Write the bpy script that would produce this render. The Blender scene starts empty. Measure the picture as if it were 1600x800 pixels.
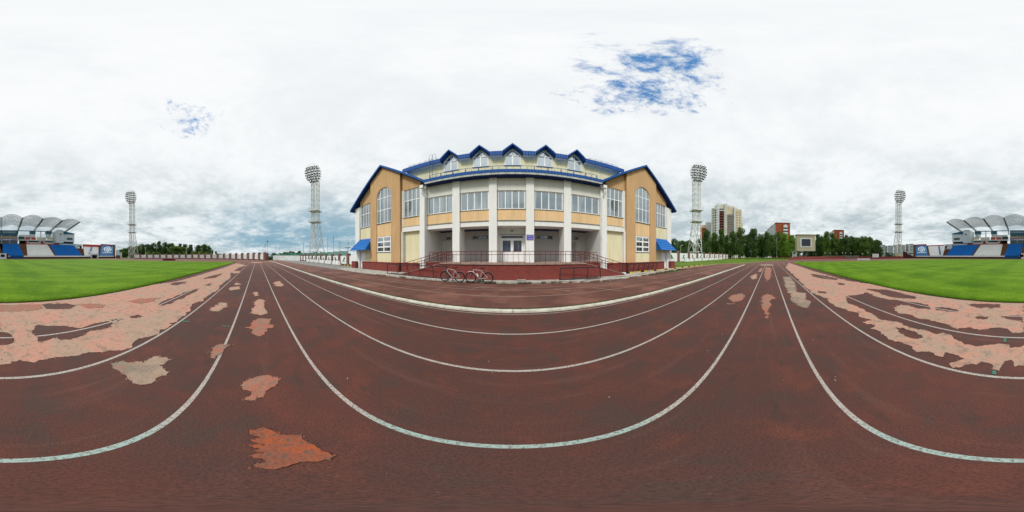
import bpy, math, random
from math import radians as R, sin, cos, tan, pi, sqrt, atan2
from mathutils import Vector, Matrix, noise
from mathutils.geometry import tessellate_polygon

sc = bpy.context.scene
col = sc.collection
H = 1.63                                   # eye height
YAW = 0.45                                 # degrees

# ------------------------------------------------------------------ camera
cd = bpy.data.cameras.new("camera")
cam = bpy.data.objects.new("camera", cd)
col.objects.link(cam)
cd.type = 'PANO'
try:
    cd.cycles.panorama_type = 'EQUIRECTANGULAR'
except Exception:
    cd.panorama_type = 'EQUIRECTANGULAR'
cam.location = (0, 0, H)
cam.rotation_euler = (R(90), 0, R(YAW))
cd.clip_start = 0.02
cd.clip_end = 6000
sc.camera = cam

# ------------------------------------------------------------------ sky
SUN_EL, SUN_AZ = 48.0, 200.0               # azimuth from +Y towards +X
world = bpy.data.worlds.new("World")
sc.world = world
world.use_nodes = True
wt = world.node_tree
wt.nodes.clear()


class NT:
    """tiny node helper"""
    def __init__(s, tree):
        s.t = tree

    def n(s, typ, **kw):
        nd = s.t.nodes.new(typ)
        for k, v in kw.items():
            setattr(nd, k, v)
        return nd

    def link(s, a, b):
        s.t.links.new(a, b)

    def val(s, sock, v):
        if isinstance(v, bpy.types.NodeSocket):
            s.t.links.new(v, sock)
        else:
            sock.default_value = v

    def math(s, op, a, b=0.0, c=None, clamp=False):
        nd = s.n('ShaderNodeMath', operation=op)
        nd.use_clamp = clamp
        s.val(nd.inputs[0], a)
        s.val(nd.inputs[1], b)
        if c is not None:
            s.val(nd.inputs[2], c)
        return nd.outputs[0]

    def vmath(s, op, a, b=None, out=0):
        nd = s.n('ShaderNodeVectorMath', operation=op)
        s.val(nd.inputs[0], a)
        if b is not None:
            s.val(nd.inputs[1], b)
        return nd.outputs[out]

    def noise(s, vec, scale, detail=4, rough=0.5, dist=0.0):
        nd = s.n('ShaderNodeTexNoise')
        if vec is not None:
            s.link(vec, nd.inputs['Vector'])
        nd.inputs['Scale'].default_value = scale
        nd.inputs['Detail'].default_value = detail
        nd.inputs['Roughness'].default_value = rough
        nd.inputs['Distortion'].default_value = dist
        return nd.outputs[0]

    def ramp(s, fac, lo, hi, a=0.0, b=1.0):
        nd = s.n('ShaderNodeMapRange')
        nd.interpolation_type = 'SMOOTHSTEP'
        s.val(nd.inputs[0], fac)
        nd.inputs[1].default_value = lo
        nd.inputs[2].default_value = hi
        nd.inputs[3].default_value = a
        nd.inputs[4].default_value = b
        return nd.outputs[0]

    def mix(s, fac, a, b, mode='MIX'):
        nd = s.n('ShaderNodeMix')
        nd.data_type = 'RGBA'
        nd.blend_type = mode
        s.val(nd.inputs[0], fac)
        for sk, v in ((nd.inputs[6], a), (nd.inputs[7], b)):
            if isinstance(v, bpy.types.NodeSocket):
                s.link(v, sk)
            else:
                sk.default_value = (v[0], v[1], v[2], 1)
        return nd.outputs[2]

    def scale3(s, vec, x, y, z):
        nd = s.n('ShaderNodeMapping')
        s.link(vec, nd.inputs[0])
        nd.inputs['Scale'].default_value = (x, y, z)
        return nd.outputs[0]


def dirv(az, lat):
    return (cos(R(lat)) * sin(R(az)), cos(R(lat)) * cos(R(az)), sin(R(lat)))


def build_sky():
    g = NT(wt)
    out = g.n('ShaderNodeOutputWorld')
    sky = g.n('ShaderNodeTexSky')
    sky.sky_type = 'NISHITA'
    sky.sun_disc = False
    sky.sun_elevation = R(SUN_EL)
    sky.sun_rotation = R(SUN_AZ)
    sky.air_density = 1.0
    sky.dust_density = 0.5
    sky.ozone_density = 2.0
    bg1 = g.n('ShaderNodeBackground')
    g.link(sky.outputs[0], bg1.inputs[0])
    bg1.inputs[1].default_value = 0.15
    tc = g.n('ShaderNodeTexCoord')
    d = g.vmath('NORMALIZE', tc.outputs['Generated'])
    sep = g.n('ShaderNodeSeparateXYZ')
    g.link(d, sep.inputs[0])
    z = g.math('MAXIMUM', sep.outputs[2], 0.0)
    zz = g.math('ADD', z, 0.16)
    comb = g.n('ShaderNodeCombineXYZ')
    g.link(g.math('DIVIDE', sep.outputs[0], zz), comb.inputs[0])
    g.link(g.math('DIVIDE', sep.outputs[1], zz), comb.inputs[1])
    comb.inputs[2].default_value = 3.7
    p = comb.outputs[0]
    big = g.noise(p, 0.6, 5, 0.55, 0.3)
    med = g.noise(p, 2.1, 8, 0.62, 0.25)
    fine = g.noise(g.scale3(p, 1, 1.3, 1), 6.5, 9, 0.66, 0.15)
    n = g.math('ADD', g.math('MULTIPLY', big, 0.46),
               g.math('ADD', g.math('MULTIPLY', med, 0.36), g.math('MULTIPLY', fine, 0.18)))
    # thick grey undersides: more of them lower in the sky
    low = g.ramp(z, 0.12, 0.72, 1.0, 0.0)
    shade = g.ramp(n, 0.395, 0.59, 1.0, 0.0)
    shade = g.math('MULTIPLY', shade, g.math('ADD', g.math('MULTIPLY', low, 0.74), 0.22))
    # the rain bank to the west-north-west
    bank = g.vmath('DOT_PRODUCT', d, dirv(-78, 10), out=1)
    bankm = g.math('MULTIPLY', g.ramp(bank, 0.80, 0.985, 0, 1), g.ramp(z, 0.42, 0.10, 0, 1))
    bankm = g.math('MULTIPLY', bankm, g.ramp(n, 0.62, 0.44, 0.25, 1.0))
    bankm = g.math('MULTIPLY', bankm, g.ramp(z, 0.015, 0.09, 0.12, 1.0))
    white = g.mix(g.ramp(z, 0.1, 0.8), (0.77, 0.815, 0.83), (0.835, 0.85, 0.862))
    grey = (0.36, 0.445, 0.48)
    c1 = g.mix(g.math('MULTIPLY', shade, 0.95, clamp=True), white, grey)
    c2 = g.mix(g.math('MULTIPLY', bankm, 0.92, clamp=True), c1, (0.19, 0.36, 0.47))
    bg2 = g.n('ShaderNodeBackground')
    g.link(c2, bg2.inputs[0])
    bg2.inputs[1].default_value = 1.0
    # gaps where the blue shows through
    def spot(x, y, r0, r1, top):
        dd = g.vmath('LENGTH', g.vmath('SUBTRACT', p, (x, y, 3.7)), out=1)
        return g.ramp(dd, r0, r1, 0.0, top)
    gm = spot(0.36, 0.31, 0.46, 0.12, 1.0)
    gm2 = spot(-0.68, -0.30, 0.42, 0.04, 0.78)
    g1 = g.noise(g.scale3(p, 1.0, 1.15, 1), 5.2, 4, 0.6, 0.2)
    g2 = g.noise(g.scale3(p, 1.0, 1.25, 1), 15.0, 12, 0.75, 0.25)
    gapn = g.math('ADD', g.math('MULTIPLY', g1, 0.50), g.math('MULTIPLY', g2, 0.50))
    thr = g.math('ADD', g.math('MULTIPLY', g.math('MAXIMUM', gm, gm2), 0.28), gapn)
    hole = g.ramp(thr, 0.70, 0.86, 0.0, 0.97)
    blue = g.n('ShaderNodeBackground')
    blue.inputs[0].default_value = (0.035, 0.215, 0.52, 1)
    bm = g.n('ShaderNodeMixShader')
    bm.inputs[0].default_value = 0.75
    g.link(bg1.outputs[0], bm.inputs[1])
    g.link(blue.outputs[0], bm.inputs[2])
    mx = g.n('ShaderNodeMixShader')
    g.link(hole, mx.inputs[0])
    g.link(bg2.outputs[0], mx.inputs[1])
    g.link(bm.outputs[0], mx.inputs[2])
    g.link(mx.outputs[0], out.inputs[0])


build_sky()
ld = bpy.data.lights.new("sun", 'SUN')
ld.energy = 2.2
ld.angle = R(14)
ld.color = (1.0, 0.965, 0.91)
sun = bpy.data.objects.new("sun", ld)
col.objects.link(sun)
sv = Vector(dirv(SUN_AZ, SUN_EL))
sun.rotation_euler = sv.to_track_quat('Z', 'Y').to_euler()
sun.location = (0, -20, 60)
vs = sc.view_settings
vs.view_transform = 'Standard'
vs.look = 'None'
vs.exposure = 0.20
vs.gamma = 1.0
vs.use_curve_mapping = False

# ------------------------------------------------------------------ materials
MATS = {}


def M(name, color, rough=0.8, var=0.12, scale=3.0, metallic=0.0, spec=0.12, stretch=None,
      color2=None, bump=0.0, bscale=30.0, island=0.0, coat=0.0):
    if name in MATS:
        return MATS[name]
    m = bpy.data.materials.new(name)
    m.use_nodes = True
    g = NT(m.node_tree)
    b = m.node_tree.nodes['Principled BSDF']
    b.inputs['Roughness'].default_value = rough
    b.inputs['Metallic'].default_value = metallic
    b.inputs['Specular IOR Level'].default_value = spec
    geo = g.n('ShaderNodeNewGeometry')
    pos = geo.outputs['Position']
    if stretch:
        pos = g.scale3(pos, *stretch)
    n1 = g.noise(pos, scale, 6, 0.6)
    c2 = color2 if color2 else tuple(c * (1 - 2.2 * var) for c in color)
    c3 = tuple(min(1, c * (1 + var)) for c in color)
    fac = g.ramp(n1, 0.32, 0.68)
    c = g.mix(fac, c2, c3)
    c = g.mix(g.ramp(g.noise(geo.outputs['Position'], scale * 7, 5, 0.7), 0.45, 0.68, 0, 0.28), c, tuple(x * 0.82 for x in color))
    if stretch:
        drip = g.noise(g.scale3(geo.outputs['Position'], 5.0, 5.0, 0.35), 1.0, 5, 0.65)
        c = g.mix(g.ramp(drip, 0.56, 0.74, 0, 0.22), c, tuple(x * 0.62 for x in color))
    if island:
        rnd = geo.outputs['Random Per Island']
        c = g.mix(g.math('MULTIPLY', rnd, island), c, tuple(x * 2.0 for x in color))
    g.link(c, b.inputs['Base Color'])
    if bump:
        bn = g.n('ShaderNodeBump')
        bn.inputs['Strength'].default_value = bump
        bn.inputs['Distance'].default_value = 0.02
        g.link(g.noise(geo.outputs['Position'], bscale, 3, 0.6), bn.inputs['Height'])
        g.link(bn.outputs[0], b.inputs['Normal'])
    MATS[name] = m
    return m


def brick_mat(name, c1, c2, mortar, bw=0.25, bh=0.077, msize=0.012):
    m = bpy.data.materials.new(name)
    m.use_nodes = True
    g = NT(m.node_tree)
    b = m.node_tree.nodes['Principled BSDF']
    b.inputs['Roughness'].default_value = 0.8
    geo = g.n('ShaderNodeNewGeometry')
    sep = g.n('ShaderNodeSeparateXYZ')
    g.link(geo.outputs['Position'], sep.inputs[0])
    cb = g.n('ShaderNodeCombineXYZ')
    g.link(g.math('ADD', sep.outputs[0], sep.outputs[1]), cb.inputs[0])
    g.link(sep.outputs[2], cb.inputs[1])
    br = g.n('ShaderNodeTexBrick')
    g.link(cb.outputs[0], br.inputs['Vector'])
    br.inputs['Color1'].default_value = (*c1, 1)
    br.inputs['Color2'].default_value = (*c2, 1)
    br.inputs['Mortar'].default_value = (*mortar, 1)
    br.inputs['Scale'].default_value = 1.0
    br.inputs['Mortar Size'].default_value = msize
    br.inputs['Brick Width'].default_value = bw
    br.inputs['Row Height'].default_value = bh
    n = g.noise(geo.outputs['Position'], 2.2, 6, 0.65)
    c = g.mix(g.ramp(n, 0.3, 0.75, 0, 0.5), br.outputs[0], tuple(x * 0.55 for x in c1))
    g.link(c, b.inputs['Base Color'])
    bn = g.n('ShaderNodeBump')
    bn.inputs['Strength'].default_value = 0.6
    bn.inputs['Distance'].default_value = 0.01
    g.link(g.math('SUBTRACT', 1.0, br.outputs[1]), bn.inputs['Height'])
    g.link(bn.outputs[0], b.inputs['Normal'])
    MATS[name] = m
    return m


def track_mat():
    m = bpy.data.materials.new("track_rubber")
    m.use_nodes = True
    g = NT(m.node_tree)
    b = m.node_tree.nodes['Principled BSDF']
    b.inputs['Roughness'].default_value = 0.85
    b.inputs['Specular IOR Level'].default_value = 0.25
    geo = g.n('ShaderNodeNewGeometry')
    pos = geo.outputs['Position']
    big = g.noise(pos, 0.42, 7, 0.66, 0.4)
    mid = g.noise(pos, 1.7, 8, 0.68, 0.3)
    streak = g.noise(g.scale3(pos, 0.25, 3.0, 1), 1.6, 6, 0.6)
    grain = g.noise(pos, 75, 3, 0.8)
    grain2 = g.noise(pos, 26, 6, 0.82)
    spk = g.noise(pos, 48, 2, 0.9)
    c = g.mix(g.ramp(big, 0.33, 0.67), (0.080, 0.036, 0.029), (0.112, 0.039, 0.029))
    c = g.mix(g.ramp(mid, 0.50, 0.72, 0, 0.6), c, (0.170, 0.048, 0.029))
    c = g.mix(g.ramp(mid, 0.50, 0.36, 0, 0.7), c, (0.066, 0.042, 0.035))
    c = g.mix(g.ramp(streak, 0.52, 0.75, 0, 0.35), c, (0.18, 0.085, 0.062))
    c = g.mix(g.ramp(grain, 0.44, 0.60, 0.0, 0.48), c, (0.024, 0.015, 0.013))
    c = g.mix(g.ramp(grain2, 0.56, 0.70, 0.0, 0.24), c, (0.25, 0.095, 0.062))
    c = g.mix(g.ramp(grain2, 0.46, 0.34, 0.0, 0.32), c, (0.030, 0.022, 0.019))
    c = g.mix(g.ramp(spk, 0.70, 0.78, 0.0, 0.6), c, (0.30, 0.20, 0.16))
    seam = g.n('ShaderNodeTexNoise'); seam.inputs['Scale'].default_value = 2.4; seam.inputs['Detail'].default_value = 9
    g.link(g.scale3(pos, 0.55, 1.6, 1), seam.inputs['Vector'])
    c = g.mix(g.ramp(seam.outputs[0], 0.60, 0.70, 0, 0.45), c, (0.045, 0.030, 0.026))
    # dusty worn strip in front of the building; paler tone towards the ends and far side
    sep = g.n('ShaderNodeSeparateXYZ')
    g.link(pos, sep.inputs[0])
    outer = g.ramp(sep.outputs[1], 4.6, 5.2, 0.0, 1.0)
    dust = g.math('MULTIPLY', outer, g.ramp(g.noise(pos, 0.6, 6, 0.6), 0.40, 0.72, 0.1, 0.65))
    c = g.mix(dust, c, (0.27, 0.12, 0.085))
    ax = g.math('ABSOLUTE', sep.outputs[0])
    far = g.ramp(ax, 12.0, 45.0, 0.0, 0.35)
    far2 = g.ramp(sep.outputs[1], -20.0, -70.0, 0.0, 0.5)
    c = g.mix(g.math('MAXIMUM', far, far2), c, (0.27, 0.125, 0.10))
    g.link(c, b.inputs['Base Color'])
    bn = g.n('ShaderNodeBump')
    bn.inputs['Strength'].default_value = 0.5
    bn.inputs['Distance'].default_value = 0.004
    g.link(grain, bn.inputs['Height'])
    g.link(bn.outputs[0], b.inputs['Normal'])
    return m


def worn_mat(name, a, b_, c_, k=1.0):
    m = bpy.data.materials.new(name)
    m.use_nodes = True
    g = NT(m.node_tree)
    b = m.node_tree.nodes['Principled BSDF']
    b.inputs['Roughness'].default_value = 0.92
    b.inputs['Specular IOR Level'].default_value = 0.15
    pos = g.n('ShaderNodeNewGeometry').outputs['Position']
    n1 = g.noise(pos, 1.1 * k, 8, 0.68, 0.6)
    n2 = g.noise(pos, 4.5 * k, 8, 0.7, 0.4)
    gr = g.noise(pos, 60, 4, 0.75)
    n3 = g.noise(pos, 13.0 * k, 6, 0.75, 0.3)
    c = g.mix(g.ramp(n1, 0.40, 0.60), a, b_)
    c = g.mix(g.ramp(n2, 0.50, 0.66, 0, 0.85), c, c_)
    c = g.mix(g.ramp(n3, 0.54, 0.68, 0, 0.55), c, tuple(x * 0.55 for x in c_))
    c = g.mix(g.ramp(n3, 0.44, 0.34, 0, 0.35), c, tuple(min(1, x * 1.35) for x in a))
    c = g.mix(g.ramp(gr, 0.46, 0.70, 0, 0.5), c, tuple(x * 0.30 for x in a))
    g.link(c, b.inputs['Base Color'])
    bn = g.n('ShaderNodeBump')
    bn.inputs['Strength'].default_value = 0.5
    bn.inputs['Distance'].default_value = 0.006
    g.link(gr, bn.inputs['Height'])
    g.link(bn.outputs[0], b.inputs['Normal'])
    return m


def line_mat(name, c0, tint, wear=0.5):
    m = bpy.data.materials.new(name)
    m.use_nodes = True
    g = NT(m.node_tree)
    b = m.node_tree.nodes['Principled BSDF']
    b.inputs['Roughness'].default_value = 0.8
    pos = g.n('ShaderNodeNewGeometry').outputs['Position']
    gr = g.noise(pos, 42, 6, 0.85)
    n1 = g.noise(pos, 1.3, 5, 0.6)
    c = g.mix(g.ramp(g.noise(pos, 9, 6, 0.7), 0.35, 0.7, 0, 0.4), c0, tuple(x * 0.6 for x in c0))
    # greenish repaint close to the middle of the straight
    sep = g.n('ShaderNodeSeparateXYZ')
    g.link(pos, sep.inputs[0])
    mx = g.ramp(g.math('ABSOLUTE', sep.outputs[0]), 0.55, 1.05, 1.0, 0.0)
    my = g.ramp(g.math('ABSOLUTE', sep.outputs[1]), 1.0, 1.3, 1.0, 0.0)
    c = g.mix(g.math('MULTIPLY', g.math('MULTIPLY', mx, my), 0.75), c, tint)
    c = g.mix(g.math('MULTIPLY', g.ramp(gr, 0.49, 0.60), wear), c, (0.12, 0.07, 0.055))
    c = g.mix(g.ramp(n1, 0.60, 0.78, 0, 0.5), c, (0.16, 0.09, 0.07))
    g.link(c, b.inputs['Base Color'])
    return m


def grass_mat(name, base, light, dark, stripes=True):
    m = bpy.data.materials.new(name)
    m.use_nodes = True
    g = NT(m.node_tree)
    b = m.node_tree.nodes['Principled BSDF']
    b.inputs['Roughness'].default_value = 0.75
    b.inputs['Specular IOR Level'].default_value = 0.03
    pos = g.n('ShaderNodeNewGeometry').outputs['Position']
    fine = g.noise(g.scale3(pos, 1, 1, 1), 55, 4, 0.8)
    n2 = g.noise(pos, 0.9, 6, 0.65)
    n3 = g.noise(g.scale3(pos, 0.35, 1, 1), 0.22, 6, 0.65)
    c = g.mix(g.ramp(n2, 0.33, 0.7), base, light)
    c = g.mix(g.ramp(n3, 0.42, 0.62, 0, 0.75), c, dark)
    c = g.mix(g.ramp(g.noise(pos, 0.5, 7, 0.7), 0.56, 0.72, 0, 0.35), c, tuple((x + y) * 0.7 for x, y in zip(light, (0.12, 0.03, 0.02))))
    if stripes:
        sep = g.n('ShaderNodeSeparateXYZ')
        g.link(pos, sep.inputs[0])
        wob = g.math('MULTIPLY', g.noise(pos, 0.25, 3, 0.5), 1.6)
        xx = g.math('ADD', sep.outputs[0], wob)
        s1 = g.math('SINE', g.math('MULTIPLY', xx, 2 * pi / 5.2))
        yy = g.math('ADD', sep.outputs[1], g.math('MULTIPLY', sep.outputs[0], 0.35))
        s2 = g.math('SINE', g.math('MULTIPLY', yy, 2 * pi / 2.7))
        c = g.mix(g.ramp(s1, -0.5, 0.5, 0, 0.55), c, light)
        c = g.mix(g.ramp(s2, -0.6, 0.6, 0, 0.32), c, dark)
    c = g.mix(g.ramp(g.noise(g.scale3(pos, 1, 1, 1), 9, 8, 0.8), 0.44, 0.62, 0, 0.55), c, tuple(x * 0.6 for x in dark))
    c = g.mix(g.ramp(g.noise(pos, 3.1, 8, 0.75), 0.56, 0.72, 0, 0.45), c, tuple((x + y) * 0.75 for x, y in zip(light, (0.06, 0.0, 0.01))))
    c = g.mix(g.ramp(fine, 0.40, 0.66, 0, 0.75), c, tuple(x * 0.42 for x in dark))
    g.link(c, b.inputs['Base Color'])
    bn = g.n('ShaderNodeBump')
    bn.inputs['Strength'].default_value = 0.8
    bn.inputs['Distance'].default_value = 0.03
    g.link(fine, bn.inputs['Height'])
    g.link(bn.outputs[0], b.inputs['Normal'])
    return m


def leaf_mat(name, a, b_):
    m = bpy.data.materials.new(name)
    m.use_nodes = True
    g = NT(m.node_tree)
    b = m.node_tree.nodes['Principled BSDF']
    b.inputs['Roughness'].default_value = 0.55
    b.inputs['Specular IOR Level'].default_value = 0.3
    geo = g.n('ShaderNodeNewGeometry')
    n = g.noise(geo.outputs['Position'], 0.45, 4, 0.6)
    c = g.mix(geo.outputs['Random Per Island'], a, b_)
    c = g.mix(g.ramp(n, 0.35, 0.7, 0, 0.6), c, tuple(x * 1.5 for x in b_))
    g.link(c, b.inputs['Base Color'])
    tr = g.n('ShaderNodeBsdfTranslucent')
    g.link(c, tr.inputs[0])
    mx = g.n('ShaderNodeMixShader')
    mx.inputs[0].default_value = 0.22
    out = m.node_tree.nodes['Material Output']
    g.link(b.outputs[0], mx.inputs[1])
    g.link(tr.outputs[0], mx.inputs[2])
    g.link(mx.outputs[0], out.inputs[0])
    return m


def glass_mat(name, tint, rough=0.04, dark=(0.02, 0.025, 0.03), k=0.5):
    """double glazing seen from outside: dim room behind, sky mirrored in the pane"""
    m = bpy.data.materials.new(name)
    m.use_nodes = True
    g = NT(m.node_tree)
    b = m.node_tree.nodes['Principled BSDF']
    b.inputs['Roughness'].default_value = 0.3
    pos = g.n('ShaderNodeNewGeometry').outputs['Position']
    c = g.mix(g.ramp(g.noise(pos, 0.8, 3, 0.5), 0.35, 0.65), dark, tuple(min(1, x * 3 + 0.02) for x in dark))
    c = g.mix(g.ramp(g.noise(g.scale3(pos, 1.7, 0.3, 0.12), 1.0, 2, 0.5), 0.54, 0.58, 0, 0.5), c, (0.34, 0.35, 0.33))
    g.link(c, b.inputs['Base Color'])
    gl = g.n('ShaderNodeBsdfGlossy')
    gl.inputs['Color'].default_value = (*tint, 1)
    gl.inputs['Roughness'].default_value = rough
    bn = g.n('ShaderNodeBump')
    bn.inputs['Strength'].default_value = 0.12
    bn.inputs['Distance'].default_value = 0.05
    g.link(g.noise(pos, 0.9, 2, 0.4), bn.inputs['Height'])
    g.link(bn.outputs[0], gl.inputs['Normal'])
    mx = g.n('ShaderNodeMixShader')
    mx.inputs[0].default_value = k
    g.link(b.outputs[0], mx.inputs[1])
    g.link(gl.outputs[0], mx.inputs[2])
    g.link(mx.outputs[0], m.node_tree.nodes['Material Output'].inputs[0])
    return m


def ribbed_mat(name, color, period, axis=0, rough=0.4, metallic=0.0):
    m = bpy.data.materials.new(name)
    m.use_nodes = True
    g = NT(m.node_tree)
    b = m.node_tree.nodes['Principled BSDF']
    b.inputs['Roughness'].default_value = rough
    b.inputs['Specular IOR Level'].default_value = 0.18
    b.inputs['Metallic'].default_value = metallic
    geo = g.n('ShaderNodeNewGeometry')
    sep = g.n('ShaderNodeSeparateXYZ')
    g.link(geo.outputs['Position'], sep.inputs[0])
    s = g.math('SINE', g.math('MULTIPLY', sep.outputs[axis], 2 * pi / period))
    n = g.noise(geo.outputs['Position'], 2.0, 5, 0.6)
    c = g.mix(g.ramp(n, 0.3, 0.7, 0, 0.5), color, tuple(x * 0.75 for x in color))
    g.link(c, b.inputs['Base Color'])
    bn = g.n('ShaderNodeBump')
    bn.inputs['Strength'].default_value = 0.8
    bn.inputs['Distance'].default_value = 0.02
    g.link(s, bn.inputs['Height'])
    g.link(bn.outputs[0], b.inputs['Normal'])
    MATS[name] = m
    return m


TRACK = track_mat()
WORN = worn_mat("worn_base_layer", (0.475, 0.245, 0.18), (0.38, 0.265, 0.195), (0.21, 0.175, 0.13))
WORNG = worn_mat("worn_grey_layer", (0.35, 0.255, 0.19), (0.22, 0.185, 0.14), (0.36, 0.17, 0.12))
WORNP = worn_mat("worn_pink_layer", (0.36, 0.135, 0.090), (0.30, 0.17, 0.125), (0.17, 0.145, 0.11), 2.0)
ORANGE = worn_mat("worn_orange_layer", (0.33, 0.085, 0.035), (0.22, 0.085, 0.055), (0.105, 0.09, 0.075), 4.0)
LINE = line_mat("line_paint", (0.41, 0.375, 0.335), (0.26, 0.40, 0.365), 0.95)
LINE2 = line_mat("faded_line_paint", (0.36, 0.26, 0.21), (0.3, 0.3, 0.3), 0.5)
GREENTICK = M("green_paint", (0.06, 0.20, 0.13), 0.8)
PITCH = grass_mat("pitch_grass", (0.110, 0.235, 0.007), (0.205, 0.355, 0.018), (0.062, 0.158, 0.005))
LAWN = grass_mat("rough_grass", (0.13, 0.22, 0.030), (0.20, 0.30, 0.05), (0.08, 0.15, 0.02), False)
FIELD = grass_mat("far_field", (0.09, 0.14, 0.03), (0.13, 0.19, 0.05), (0.06, 0.10, 0.02), False)
ASPH = M("grey_asphalt", (0.24, 0.235, 0.22), 0.9, 0.15, 2.0, bump=0.4, bscale=40)
CONC = M("concrete", (0.44, 0.42, 0.37), 0.9, 0.16, 3.0, bump=0.4, bscale=50, color2=(0.24, 0.235, 0.21))
KERBW = M("kerb_paint", (0.56, 0.54, 0.46), 0.8, 0.12, 5.0, color2=(0.42, 0.40, 0.33))
MOSS = M("moss_dirt", (0.055, 0.058, 0.028), 0.95, 0.3, 12.0)
DIRT = M("dark_dirt", (0.10, 0.065, 0.05), 0.95, 0.3, 5.0, color2=(0.19, 0.14, 0.11))
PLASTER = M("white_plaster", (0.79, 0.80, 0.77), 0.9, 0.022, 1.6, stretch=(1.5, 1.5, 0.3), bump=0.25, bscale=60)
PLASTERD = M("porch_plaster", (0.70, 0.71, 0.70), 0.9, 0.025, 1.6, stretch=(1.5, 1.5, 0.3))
PANELW = M("grey_white_plaster", (0.70, 0.71, 0.65), 0.9, 0.03, 1.6, stretch=(2.5, 2.5, 0.25))
TAN = M("tan_plaster", (0.56, 0.36, 0.185), 0.9, 0.05, 1.5, stretch=(2.2, 2.2, 0.3), bump=0.25, bscale=60)
BEIGE = M("beige_plaster", (0.76, 0.53, 0.29), 0.9, 0.05, 1.5, stretch=(2.5, 2.5, 0.3), bump=0.2, bscale=60)
YELL = M("cream_plaster", (0.74, 0.69, 0.46), 0.9, 0.05, 1.5, stretch=(2.5, 2.5, 0.3), bump=0.2, bscale=60)
REDBR = brick_mat("painted_red_brick", (0.235, 0.040, 0.030), (0.30, 0.058, 0.043), (0.11, 0.024, 0.020))
REDCOP = M("red_coping", (0.26, 0.06, 0.045), 0.7, 0.15, 4.0)
TERRF = M("terrace_floor", (0.34, 0.235, 0.20), 0.85, 0.15, 3.0)
REDMET = M("dark_red_railing_paint", (0.13, 0.022, 0.022), 0.5, 0.1, 8.0)
BLUEROOF = ribbed_mat("blue_metal_roof", (0.010, 0.090, 0.33), 0.30, 1, 0.4)
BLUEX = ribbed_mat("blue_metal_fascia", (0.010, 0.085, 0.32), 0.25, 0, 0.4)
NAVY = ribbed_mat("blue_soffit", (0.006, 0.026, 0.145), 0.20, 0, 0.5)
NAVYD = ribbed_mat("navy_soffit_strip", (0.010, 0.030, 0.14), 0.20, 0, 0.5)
CANB = ribbed_mat("canopy_tiles", (0.014, 0.15, 0.50), 0.26, 2, 0.4)
WFRAME = M("white_window_plastic", (0.86, 0.87, 0.87), 0.4, 0.02, 3.0, spec=0.5)
GLASS = glass_mat("window_glass", (0.62, 0.71, 0.74), k=0.46)
GLASSB = glass_mat("bright_window_glass", (0.78, 0.86, 0.88), k=0.66)
GLASSD = glass_mat("dark_door_glass", (0.45, 0.5, 0.55), dark=(0.03, 0.035, 0.045), k=0.3)
SILLM = M("grey_sill_metal", (0.25, 0.27, 0.26), 0.5)
GUTTER = M("gutter_grey", (0.46, 0.50, 0.50), 0.5)
PIPEW = M("white_pipe", (0.78, 0.80, 0.80), 0.45, 0.03)
DARK = M("dark_steel", (0.035, 0.035, 0.038), 0.55, 0.1, 9.0)
GREYST = M("grey_steel", (0.15, 0.145, 0.14), 0.55, 0.15, 9.0)
BLACK = M("black_rubber", (0.012, 0.012, 0.013), 0.6, 0.05)
WHITEP = M("white_paint", (0.78, 0.79, 0.77), 0.7, 0.05, 1.0)
WPANEL = M("white_fence_panel", (0.76, 0.80, 0.77), 0.8, 0.05, 0.7)
POSTBR = brick_mat("brown_brick_post", (0.22, 0.095, 0.075), (0.28, 0.12, 0.09), (0.20, 0.14, 0.12), 0.25, 0.14)
BASEDR = M("dark_red_base", (0.10, 0.028, 0.025), 0.85)
YELLP = M("yellow_paint", (0.62, 0.42, 0.045), 0.7, 0.15, 6.0)
BLACKP = M("black_paint", (0.02, 0.02, 0.02), 0.8, 0.1, 6.0)
MASTW = M("mast_white_paint", (0.66, 0.67, 0.65), 0.5, 0.08, 1.0, color2=(0.52, 0.52, 0.46))
LAMPG = M("floodlight_grey", (0.36, 0.37, 0.37), 0.45)
LENS = M("floodlight_lens", (0.05, 0.055, 0.06), 0.3)
SEATB = M("blue_seats", (0.018, 0.17, 0.50), 0.7, 0.06, 0.6)
SEATW = M("white_seats", (0.76, 0.76, 0.74), 0.5, 0.04, 0.6)
AISLE = M("brown_aisle", (0.17, 0.085, 0.045), 0.85)
STRED = M("stand_red_paint", (0.46, 0.075, 0.06), 0.7)
STWALL = M("stand_white_wall", (0.60, 0.66, 0.68), 0.8, 0.04, 0.5)
STCREAM = M("stand_cream_wall", (0.58, 0.54, 0.44), 0.8, 0.06, 0.5)
TEAL = M("teal_cladding", (0.030, 0.125, 0.19), 0.5, 0.1, 0.6)
EMBL = M("emblem_blue", (0.007, 0.085, 0.235), 0.8, 0.06, 1.0)
EMBW = M("emblem_white", (0.50, 0.60, 0.64), 0.6)
LATT = M("canopy_lattice_grey", (0.25, 0.27, 0.27), 0.5, 0.1)
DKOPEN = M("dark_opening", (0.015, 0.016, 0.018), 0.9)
SCOREB = ribbed_mat("scoreboard_cladding", (0.60, 0.54, 0.37), 0.4, 2, 0.6)
SCREEN = M("screen_dark", (0.060, 0.072, 0.080), 0.4, 0.05, 2.0)
GREENNET = M("green_netting", (0.03, 0.19, 0.13), 0.8)
GREENP = M("green_pole", (0.06, 0.24, 0.18), 0.6)
BARK = M("bark", (0.10, 0.08, 0.06), 0.9, 0.25, 3.0)
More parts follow.
